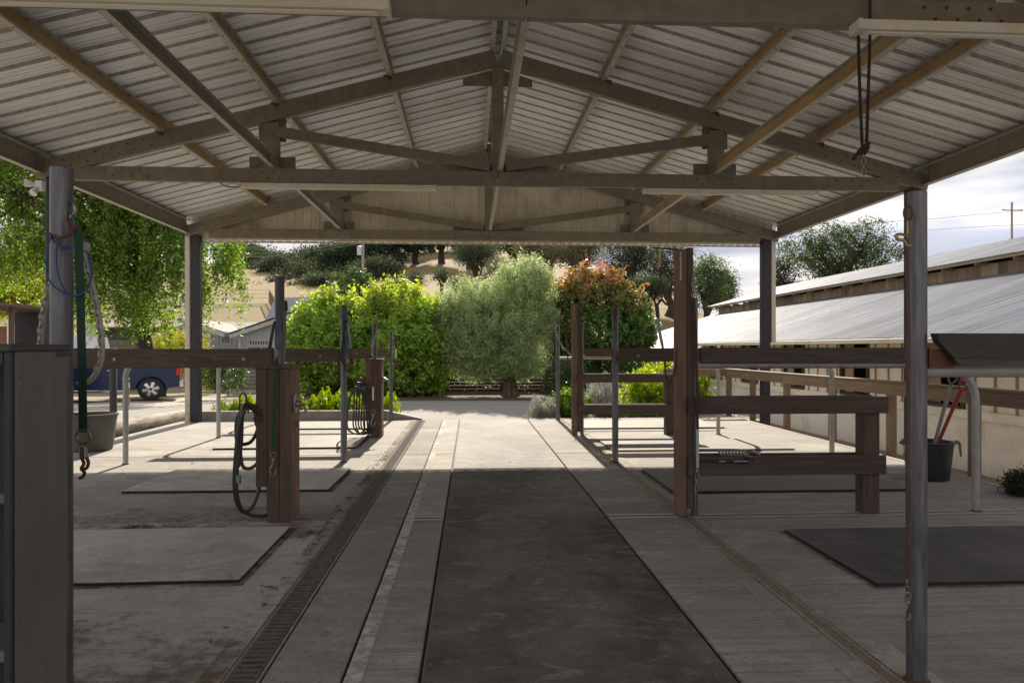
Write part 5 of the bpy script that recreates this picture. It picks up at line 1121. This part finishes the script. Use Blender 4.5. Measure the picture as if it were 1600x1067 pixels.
def leaves(name, P, L, asp, mat, parent, droop=0., updir=None, jitter=.35):
    n = len(P); d = rng.normal(size=(n, 3)); d[:, 2] = d[:, 2]*(1-abs(droop))-droop*1.4
    if updir is not None: d = d*.5+updir
    d /= np.linalg.norm(d, axis=1)[:, None]+1e-9
    s = np.cross(d, rng.normal(size=(n, 3))); s /= np.linalg.norm(s, axis=1)[:, None]+1e-9
    nr = np.cross(d, s); l = (L*(1+jitter*rng.uniform(-1, 1, n)))[:, None]; w_ = l*asp*.5
    v = np.empty((n, 4, 3)); v[:, 0] = P-d*l*.5; v[:, 1] = P+s*w_-d*l*.05+nr*l*.06; v[:, 2] = P+d*l*.5-nr*l*.08; v[:, 3] = P-s*w_-d*l*.05+nr*l*.06
    off = ROOT[parent.name] if parent is not None else V(0, 0, 0); v = v.reshape(-1, 3)-np.array(off)
    me = bpy.data.meshes.new(name); me.vertices.add(4*n); me.vertices.foreach_set('co', v.ravel().astype(np.float32))
    me.loops.add(4*n); me.loops.foreach_set('vertex_index', np.arange(4*n, dtype=np.int32)); me.polygons.add(n)
    me.polygons.foreach_set('loop_start', np.arange(0, 4*n, 4, dtype=np.int32)); me.polygons.foreach_set('loop_total', np.full(n, 4, dtype=np.int32))
    me.materials.append(mat); me.update(calc_edges=True); me.validate()
    o = bpy.data.objects.new(name, me); COL.objects.link(o); o.parent = parent; ROOT[o.name] = off; return o
def crownpts(lobes, n, ncl, sig, shell=.55, sq=(1, 1, 1), hang=0):
    vol = np.array([a*b*c for _, (a, b, c) in lobes])**.8; pr = vol/vol.sum(); k = rng.choice(len(lobes), ncl, p=pr)
    C = np.array([c for c, _ in lobes])[k]; R = np.array([r for _, r in lobes])[k]
    u = rng.normal(size=(ncl, 3)); u /= np.linalg.norm(u, axis=1)[:, None]; rad = shell+(1-shell)*rng.uniform(0, 1, ncl)**.7
    cl = C+u*R*rad[:, None]; cs = rng.uniform(.5, 1.5, ncl)
    j = rng.integers(0, ncl, n); g = rng.normal(size=(n, 3))*np.array(sq)*sig*cs[j][:, None]
    if hang: g[:, 2] = -np.abs(rng.normal(size=n))*hang*cs[j]
    return cl[j]+g, cl
BK = M('grey_brown_bark', (.20, .16, .125), (.09, .07, .055), .95, 0, 8, (4, 4, .8), bmp=1, bd=.03)
BKD = M('dark_oak_bark', (.08, .065, .055), (.04, .033, .028), .95, 0, 8, (4, 4, .8), bmp=.8, bd=.03)
def limbs(base, targets, r0, mat, parent, lean=None, name='trunk', rseed=1):
    r = random.Random(rseed); mb = MB(); base = Vector(base); top = Vector(np.mean([list(t_) for t_ in targets], axis=0)); fork = base.lerp(V(base.x*.6+top.x*.4, base.y*.6+top.y*.4, top.z), .45)
    if lean: fork = Vector(lean)
    mid = base.lerp(fork, .5)+V(r.uniform(-1, 1), r.uniform(-1, 1), 0)*r0*.7
    mb.tube(smoothpath([base+V(0, 0, -.3), base+V(0, 0, .05), mid, fork], 5), [r0*1.45, r0*1.4, r0*1.25]+[r0*1.1]*3+[r0*(1-.03*i) for i in range(10)], 10)
    for q in targets:
        q = Vector(q); m_ = fork.lerp(q, .5)+V(r.uniform(-.12, .12), r.uniform(-.1, .1), r.uniform(.0, .12))*(q-fork).length
        pth = smoothpath([fork-V(0, 0, r0*.5), m_, q], 5); mb.tube(pth, [r0*.62*(1-.8*i/len(pth)) for i in range(len(pth))], 7)
        for _ in range(3):
            e = m_.lerp(q, r.uniform(0, .9)); f = e+V(r.uniform(-1, 1), r.uniform(-1, 1), r.uniform(-.3, .8))*(q-fork).length*.35
            mb.tube([e, e.lerp(f, .5)+V(0, 0, .03), f], [r0*.2, r0*.14, r0*.06], 5)
    return mb.build(name, mat, parent, smooth=True)
def ell(px, py, w, h, Y, dy=None):    # lobe given by its outline in metres at distance Y
    c = at(px, py, Y); D = Y; return (tuple(c), (w/2200*D*1.02, (dy if dy else w/2200*D), h/2200*D*1.02))
def tree(name, label, cat, base, lobes, mat, n, ncl, L, asp, sig, r0, group=None, bark=BK, droop=0, hang=0, shell=.5, lean=None, limb=True, seed=1, cname='crown', nl=8, shoots=0, slen=.3):
    b = Vector(base); t = thing(name, label, cat, b, group)
    P, cl = crownpts(lobes, n, ncl, sig, shell, hang=hang)
    if shoots:      # young sprays standing out of the outline
        cen = np.mean([c for c, _ in lobes], axis=0); zt_ = np.quantile(cl[:, 2], .35); cand = cl[cl[:, 2] > zt_]; k = rng.integers(0, len(cand), shoots)
        o_ = cand[k]; d = (o_-cen); d /= np.linalg.norm(d, axis=1)[:, None]; d = d*.7+np.array([0, 0, .8])+rng.normal(size=(shoots, 3))*.3; d /= np.linalg.norm(d, axis=1)[:, None]
        ln_ = rng.uniform(.5, 1.6, shoots)*slen; m_ = 14; u = rng.uniform(0, 1, (shoots, m_)); Q = o_[:, None]+d[:, None]*(ln_[:, None]*u)[:, :, None]+rng.normal(size=(shoots, m_, 3))*L*.45
        P = np.concatenate([P, Q.reshape(-1, 3)])
    leaves(cname, P, L, asp, mat, t, droop)
    if limb:
        ii = np.random.default_rng(seed).choice(len(cl), min(nl, len(cl)), replace=False)
        tg = [Vector(cl[i]).lerp(Vector(lobes[i % len(lobes)][0]), .35) for i in ii]; limbs(b, tg, r0, bark, t, lean, 'trunk', seed)
    return t
L_lime = leafmat('lime_leaves', [(.15, .27, .06), (.24, .40, .08), (.34, .50, .10), (.46, .56, .12)], .5, tint=(1.9, 3.6, (.36, .39, .04)))
L_big = leafmat('fresh_green_leaves', [(.07, .14, .025), (.13, .23, .04), (.21, .33, .06), (.32, .40, .08)], .5)
L_yel = leafmat('yellow_green_leaves', [(.22, .26, .02), (.36, .36, .025), (.50, .44, .035)], .5)
L_oliv = leafmat('olive_grey_leaves', [(.22, .32, .13), (.34, .43, .20), (.46, .54, .29), (.58, .63, .40)], .42)
L_red = leafmat('dark_green_reddening_leaves', [(.05, .13, .03), (.085, .19, .045), (.13, .25, .055), (.24, .20, .07)], .38, tint=(2.2, 3.9, (.50, .19, .09)))
L_oak = leafmat('dark_oak_leaves', [(.022, .038, .015), (.035, .055, .02), (.055, .075, .028)], .2, .8)
L_oak2 = leafmat('grey_green_oak_leaves', [(.045, .065, .03), (.07, .095, .045), (.10, .125, .06)], .25, .8)
L_euc = leafmat('eucalyptus_leaves', [(.09, .10, .055), (.14, .145, .08), (.20, .19, .11)], .3, .8)
L_mid = leafmat('mid_green_leaves', [(.045, .085, .03), (.075, .125, .04), (.11, .17, .05)], .35)
# three big lime shrubs and neighbours
def gb(px, Y, z=None):
    p = at(px, 545, Y); return (p.x, p.y, gz(p.x, p.y) if z is None else z)
tree('lime_shrub', 'large lime green shrub left of the olive tree, the wider of two', 'shrub', gb(640, 21),
     [ell(630, 534, 150, 170, 21), ell(590, 514, 90, 110, 21), ell(672, 544, 90, 150, 20.8), ell(612, 472, 64, 56, 21), ell(645, 484, 56, 60, 21), ell(672, 504, 56, 60, 20.8), ell(590, 484, 40, 50, 21.1), ell(600, 575, 110, 70, 20.6), ell(650, 585, 100, 60, 20.6)], L_lime, 34000, 520, .13, .5, .11, .05, 'lime shrubs before the slat fence', droop=.35, shell=.5, shoots=420, slen=.33)
tree('lime_shrub', 'yellow-topped lime shrub beside the pale house roof, leftmost of two', 'shrub', gb(510, 21),
     [ell(510, 544, 120, 150, 21.3), ell(485, 529, 70, 90, 21.3), ell(545, 534, 90, 130, 21.3), ell(492, 494, 50, 50, 21.3), ell(515, 480, 40, 44, 21.3), ell(540, 488, 44, 46, 21.3), ell(470, 514, 40, 50, 21.3), ell(500, 580, 100, 60, 21)], L_lime, 26000, 420, .13, .5, .11, .05, 'lime shrubs before the slat fence', droop=.35, shell=.5, seed=3, shoots=360, slen=.35)
tree('conical_bush', 'small dark green conical bush behind and between the lime shrubs', 'bush', gb(565, 30), [ell(562, 455, 50, 70, 30), ell(558, 436, 30, 36, 30), ell(530, 450, 40, 40, 30), ell(560, 500, 60, 90, 30)], L_mid, 7000, 220, .12, .5, .10, .05)
tree('olive_tree', 'silvery green olive tree with a gnarled trunk in front of the slat fence', 'tree', gb(797, 20.3),
     [ell(775, 510, 150, 130, 20.5), ell(720, 510, 90, 120, 20.5), ell(735, 470, 80, 70, 20.6), ell(815, 440, 80, 70, 20.5), ell(845, 450, 50, 70, 20.5), ell(790, 465, 90, 80, 20.3), ell(830, 510, 60, 120, 20.5), ell(745, 550, 110, 80, 20.2), ell(810, 555, 90, 80, 20.3), ell(704, 530, 60, 90, 20.5), ell(852, 500, 44, 110, 20.5), ell(690, 500, 40, 70, 20.6), ell(830, 420, 50, 40, 20.6), ell(780, 500, 120, 110, 20.9), ell(760, 575, 90, 50, 20.3), ell(825, 570, 70, 50, 20.1), ell(795, 570, 70, 40, 19.9), ell(720, 565, 60, 50, 20.4)],
     L_oliv, 125000, 1900, .082, .25, .10, .15, droop=0, shell=.25, nl=12, shoots=900, slen=.28)
tb_ = bpy.data.objects['olive_tree']; mb = MB(); q0 = Vector(gb(797, 20.3)); r = random.Random(4)
for k in range(7):
    a = k*.9; mb.tube(smoothpath([q0+V(math.cos(a)*.24, math.sin(a)*.2, -.05), q0+V(math.cos(a)*.13, math.sin(a)*.12, .22), q0+V(math.cos(a+.5)*.11, math.sin(a+.5)*.1, .6), q0+V(math.cos(a+.9)*.16, math.sin(a+.9)*.1, 1.05)], 5), [.09]*5+[.075]*5+[.06]*6, 7)
mb.build('trunk', BK, tb_, smooth=True)
tree('red_tipped_tree', 'round dark green tree with red and orange tips right of the olive tree', 'tree', gb(935, 21.5),
     [ell(930, 514, 160, 160, 21.6), ell(930, 464, 120, 80, 21.6), ell(880, 484, 80, 90, 21.6), ell(985, 504, 80, 100, 21.6), ell(900, 554, 100, 90, 21.4), ell(975, 559, 90, 80, 21.6), ell(950, 444, 60, 36, 21.6)],
     L_red, 42000, 800, .11, .6, .10, .09, droop=.4, shell=.55, shoots=420, slen=.3)
# plants round the slab
def clump(name, label, cat, px, Y, wpx, hm, mat, n, L, asp=.3, up=1.2, group=None, z=None, dy=.35):
    p = Vector(gb(px, Y, z)); w_ = wpx/2200*Y; t = thing(name, label, cat, p, group)
    q = rng.normal(size=(n, 3))*np.array([w_*.5, dy*.5, 0]); hgt = rng.uniform(0, 1, n)**.9*hm*np.exp(-(q[:, 0]/w_)**4*.5)*(.55+.45*np.abs(np.sin(q[:, 0]*9+px)*np.cos(q[:, 1]*7+q[:, 0]*15))); P = np.array(p)+q; P[:, 2] = p.z+hgt
    leaves('foliage', P, L, asp, mat, t, updir=np.array([0, 0, up])); return t
L_lav = leafmat('lavender_stems', [(.20, .26, .12), (.30, .30, .24), (.42, .32, .55)], .3)
L_gras = leafmat('yellow_green_herbs', [(.12, .20, .02), (.22, .32, .03), (.36, .42, .04)], .5)
L_herb = leafmat('green_herbs', [(.06, .12, .02), (.12, .20, .03), (.22, .30, .05)], .5)
K = 'low herbs planted behind the left kerb'
for i, (px, wpx, h_, m_) in enumerate([(365, 40, .34, L_herb), (392, 36, .42, L_gras), (420, 40, .5, L_gras), (455, 36, .45, L_herb), (488, 40, .40, L_gras), (518, 34, .55, L_gras), (545, 30, .45, L_herb), (572, 26, .42, L_gras), (600, 30, .5, L_gras)]):
    clump('herb_clump', ['low green herb clump behind the kerb at its left end', 'yellow-green herbs just left of the near hose column', 'tall feathery herbs behind the near hose column', 'low herbs right of the near valve plate', 'broad yellow-green herb clump between the two hose columns', 'tallest herb clump in front of the second bare pole', 'small green herbs behind the farther hose', 'herbs hidden behind the farther hose column', 'yellow-green herbs at the right end of the kerb by the last pole'][i], 'plant', px, 13.75+.1*(i % 3), wpx*1.5, h_+.12, m_, 2600, .075, .28, 1.1, K)
clump('lavender_bush', 'pale purple lavender bush at the end of the aisle', 'lavender', 848, 13.7, 44, .52, L_lav, 3500, .08, .16, 1.5)
clump('lavender_bush', 'loose lavender stems behind the farther wooden partition', 'lavender', 940, 14.2, 50, .95, L_lav, 3000, .10, .14, 1.8)
tree('low_shrub', 'rounded yellow-green shrub at the base of the last right pole', 'shrub', gb(885, 13.9), [ell(885, 632, 46, 46, 13.9), ell(905, 636, 40, 40, 13.9), ell(870, 640, 24, 30, 13.9)], L_herb, 7000, 160, .05, .4, .05, .02, limb=False)
tree('low_shrub', 'dark green shrub before the cottage window', 'shrub', gb(880, 18.5), [ell(878, 590, 60, 60, 18.5), ell(900, 600, 50, 50, 18.5), ell(872, 610, 50, 40, 18.5)], L_mid, 7000, 200, .06, .5, .06, .02, limb=False)
tree('hedge_shrub', 'bright yellow-green hedge shrub behind the wooden rails', 'shrub', gb(1030, 15), [ell(1035, 600, 120, 60, 15), ell(1000, 625, 70, 60, 14.9), ell(1060, 590, 90, 60, 15.1), ell(1080, 625, 70, 60, 15), ell(1030, 635, 110, 50, 14.8)], leafmat('sunny_hedge', [(.14, .24, .02), (.24, .34, .025), (.40, .44, .03)], .55), 16000, 420, .075, .5, .07, .02, limb=False)
tree('low_shrub', 'low dark ground shrub under the yellow-green hedge', 'shrub', gb(1000, 13.9), [ell(960, 645, 60, 20, 13.9), ell(1010, 645, 80, 20, 13.9), ell(1060, 645, 50, 20, 13.9)], L_mid, 5000, 160, .05, .5, .04, .02, limb=False)
t = thing('strap_leaf_plant', 'spiky strap-leaved plant beside the near partition', 'plant', gb(1098, 15.2)); r = random.Random(8)
p0 = Vector(gb(1098, 15.2)); mb = MB()
for k in range(46):
    a = r.uniform(0, 6.28); l = r.uniform(.5, .95); d = V(math.cos(a), math.sin(a)*.6, 0); mb.ribbon(smoothpath([p0+d*.04, p0+d*l*.25+V(0, 0, l*.8+.25), p0+d*l*.55+V(0, 0, l*1.0+.2), p0+d*l*.8+V(0, 0, l*.8+.1)], 3), .022, .002, (-d.y, d.x, 0))
mb.build('leaf_blades', L_gras, t)
t = thing('dark_plant', 'small dark mop of plant on the slab edge at the right border', 'plant', (4.95, 5.98, .0))
P, _ = crownpts([((4.92, 5.98, .1), (.16, .14, .11))], 2500, 120, .03, .5); leaves('foliage', P, .07, .12, L_oak, t)
# big drooping tree on the left
lb = []
for px, py, w_, h_, y in [(60, 250, 200, 160, 28), (-30, 300, 160, 200, 28), (150, 290, 160, 150, 28), (230, 330, 160, 160, 28), (300, 330, 130, 130, 28), (110, 380, 130, 130, 28), (190, 400, 120, 120, 27.6), (280, 410, 120, 110, 28), (350, 390, 70, 90, 28.3), (250, 470, 70, 50, 28), (205, 455, 80, 70, 27.4), (130, 440, 80, 80, 27.6), (368, 425, 40, 80, 28.3), (20, 380, 110, 90, 28), (240, 250, 200, 150, 28.5), (150, 180, 260, 150, 28.5), (300, 440, 50, 50, 28)]:
    lb.append(ell(px, py, w_, h_, y))
bt_ = tree('weeping_tree', 'huge bright green drooping tree with a leaning dark trunk at left', 'tree', gb(243, 29), lb, L_big, 120000, 1500, .15, .42, .13, .36, droop=.6, hang=.75, shell=.35, lean=at(212, 425, 28.7), nl=16, bark=BKD)
tree('yellow_tree', 'yellow-green small tree at the far left edge above the shed', 'tree', gb(38, 36), [ell(30, 440, 90, 90, 36), ell(-10, 460, 80, 80, 36), ell(40, 480, 60, 60, 36)], L_yel, 12000, 300, .16, .5, .16, .12, limb=True, seed=5)
tree('golden_bush', 'golden yellow feathery bush left of the cream far post', 'bush', gb(290, 31), [ell(275, 545, 70, 60, 31), ell(255, 540, 50, 40, 31), ell(300, 545, 50, 60, 31), ell(312, 575, 50, 50, 31), ell(325, 590, 40, 40, 31)], L_yel, 14000, 420, .11, .22, .12, .03, limb=False)
tree('green_bush', 'green bush below the left rail in front of the pale house', 'bush', gb(355, 27), [ell(355, 590, 60, 50, 27), ell(330, 585, 50, 40, 27)], L_mid, 5000, 160, .10, .4, .09, .03, limb=False)
# background trees: (px, Y, top py, bottom py of crown, width px, mat)
def bgtree(name, label, px, Y, top, bot, wpx, mat, group=None, n=6500, L=None, seed=0, bark=BKD, cat='tree', gap=.45, r0=None):
    r = random.Random(seed+px); lobes = []; cy = (top+bot)/2; h_ = bot-top
    k = 9
    for i in range(k):
        a = 2*math.pi*i/k+r.uniform(-.3, .3); rx = wpx*.30*r.uniform(.7, 1.05); rz_1 = h_*.27*r.uniform(.6, 1.1)
        lobes.append(ell(px+math.cos(a)*rx, cy+math.sin(a)*rz_1, wpx*r.uniform(.36, .56), h_*r.uniform(.36, .55), Y+r.uniform(-.02, .02)*Y))
    lobes.append(ell(px, cy, wpx*.6, h_*.6, Y)); D = Y
    L = L or max(.10, D*.0023); p = gb(px, Y)
    return tree(name, label, cat, p, lobes, mat, n, int(n/30), L, .62, D*.0042, r0 or D*.005*wpx/80+.08, group, bark, 0, 0, gap, seed=seed+1, nl=7)
OR = ['first', 'second', 'third', 'fourth', 'fifth', 'sixth', 'seventh', 'eighth', 'ninth', 'tenth', 'eleventh', 'twelfth', 'thirteenth', 'fourteenth', 'fifteenth', 'sixteenth', 'seventeenth', 'eighteenth', 'nineteenth', 'twentieth']
G1 = 'dark oaks along the crest of the golden hill'
CR = [(600, 150, 335, 384, 80), (640, 158, 330, 380, 80), (675, 150, 330, 382, 76), (715, 155, 335, 384, 80), (760, 150, 335, 388, 90), (800, 140, 345, 400, 90), (612, 128, 345, 392, 66), (650, 124, 340, 396, 70), (690, 122, 340, 392, 70), (733, 118, 350, 402, 66), (580, 120, 352, 402, 60)]
cx_ = sorted(q[0]+.01*k for k, q in enumerate(CR)); crest_lab = ['%s dark oak from the left on the golden hill crest' % OR[cx_.index(q[0]+.01*k)] for k, q in enumerate(CR)]
for i, (px, Y, top, bot, wpx) in enumerate(CR):
    bgtree('crest_oak', crest_lab[i], px, Y, top, bot, wpx, L_oak if i > 5 else L_oak2, G1, 7500, Y*.003, seed=i)
G2 = 'dense dark oaks on the left hillside'
HR = [(405, 130, 410, 440, 70, L_oak2), (450, 140, 400, 445, 90, L_oak), (495, 150, 385, 430, 90, L_oak2), (540, 150, 372, 425, 90, L_oak), (580, 105, 400, 450, 80, L_oak2), (455, 105, 425, 475, 90, L_oak), (408, 150, 392, 425, 50, L_oak2), (440, 120, 398, 450, 62, L_oak2), (470, 110, 400, 470, 64, L_oak2), (500, 125, 385, 440, 60, L_oak), (530, 115, 375, 450, 70, L_oak), (565, 118, 370, 440, 66, L_oak), (600, 122, 378, 425, 50, L_oak), (515, 95, 425, 470, 60, L_oak2), (550, 92, 420, 465, 56, L_oak2), (395, 170, 385, 412, 40, L_oak), (480, 96, 430, 478, 50, L_oak2), (425, 100, 440, 480, 50, L_mid), (380, 140, 380, 430, 60, L_oak2)]
hx_ = sorted(q[0]+.01*k for k, q in enumerate(HR)); hill_lab = ['%s tree from the left in the dense dark wood on the left hillside' % OR[hx_.index(q[0]+.01*k)] for k, q in enumerate(HR)]
for i, (px, Y, top, bot, wpx, m_) in enumerate(HR):
    bgtree('hillside_oak', hill_lab[i], px, Y, top, bot+6, wpx*1.25, m_, G2, 9500, Y*.003, seed=20+i, gap=.3)
bgtree('grey_oak', 'spreading grey-green oak on the slope above the olive tree', 743, 75, 372, 420, 80, L_oak2, None, 8000, seed=40)
bgtree('scrub_tree', 'brownish scrub tree behind the top of the olive tree', 790, 60, 398, 450, 70, L_euc, None, 8000, seed=41)
for i, (px, Y, top, bot, wpx, lab) in enumerate([(850, 70, 345, 425, 100, 'pale eucalyptus behind the olive tree top'), (905, 66, 340, 430, 110, 'pale eucalyptus with bare leaning trunks behind the red-tipped tree')]):
    bgtree('eucalyptus', lab, px, Y, top, bot, wpx, L_euc, None, 12000, seed=50+i, bark=BK, gap=.2)
for i, (px, Y, top, bot, wpx, m_, lab) in enumerate([(985, 100, 355, 440, 110, L_oak, 'tall dark tree at the left of the wood behind the near partition'), (1045, 95, 360, 480, 90, L_oak2, 'tall grey-green tree directly behind the hook arm'), (1105, 80, 388, 485, 80, L_mid, 'rounded mid green tree right of the near partition post'), (1130, 92, 420, 490, 40, L_oak2, 'small tree at the right end of the far wood'), (1010, 85, 430, 470, 70, L_oak2, 'low tree above the right pasture fence')]):
    bgtree('wood_tree', lab, px, Y, top, bot, wpx, m_, None, 11000, seed=60+i)
bgtree('big_oak', 'large spreading oak with sky showing through, behind the barn roof', 1312, 62, 326, 470, 200, leafmat('backlit_oak', [(.03, .055, .02), (.055, .085, .03), (.09, .125, .04)], .35), None, 26000, .17, seed=80, gap=.3, r0=.5)
bgtree('big_oak', 'smaller edge of an oak left of the far white post', 1222, 66, 385, 470, 50, L_oak, None, 5000, seed=81)
for i, (px, Y, top, bot) in enumerate([(650, 72, 428, 445), (690, 76, 422, 440), (715, 70, 436, 455), (620, 90, 440, 452)]):
    bgtree('hill_shrub', ['small round shrub on the dry slope above the lime shrub', 'second grey shrub on the dry slope, higher up', 'shrub on the dry slope beside the olive crown', 'far left shrub on the dry slope'][i], px, Y, top, bot, 26, L_oak2, 'shrubs on the dry slope', 1500, seed=90+i, cat='shrub')
bgtree('far_tree', 'hazy tree behind the far left edge', 40, 90, 330, 440, 120, L_oak2, None, 8000, seed=99)
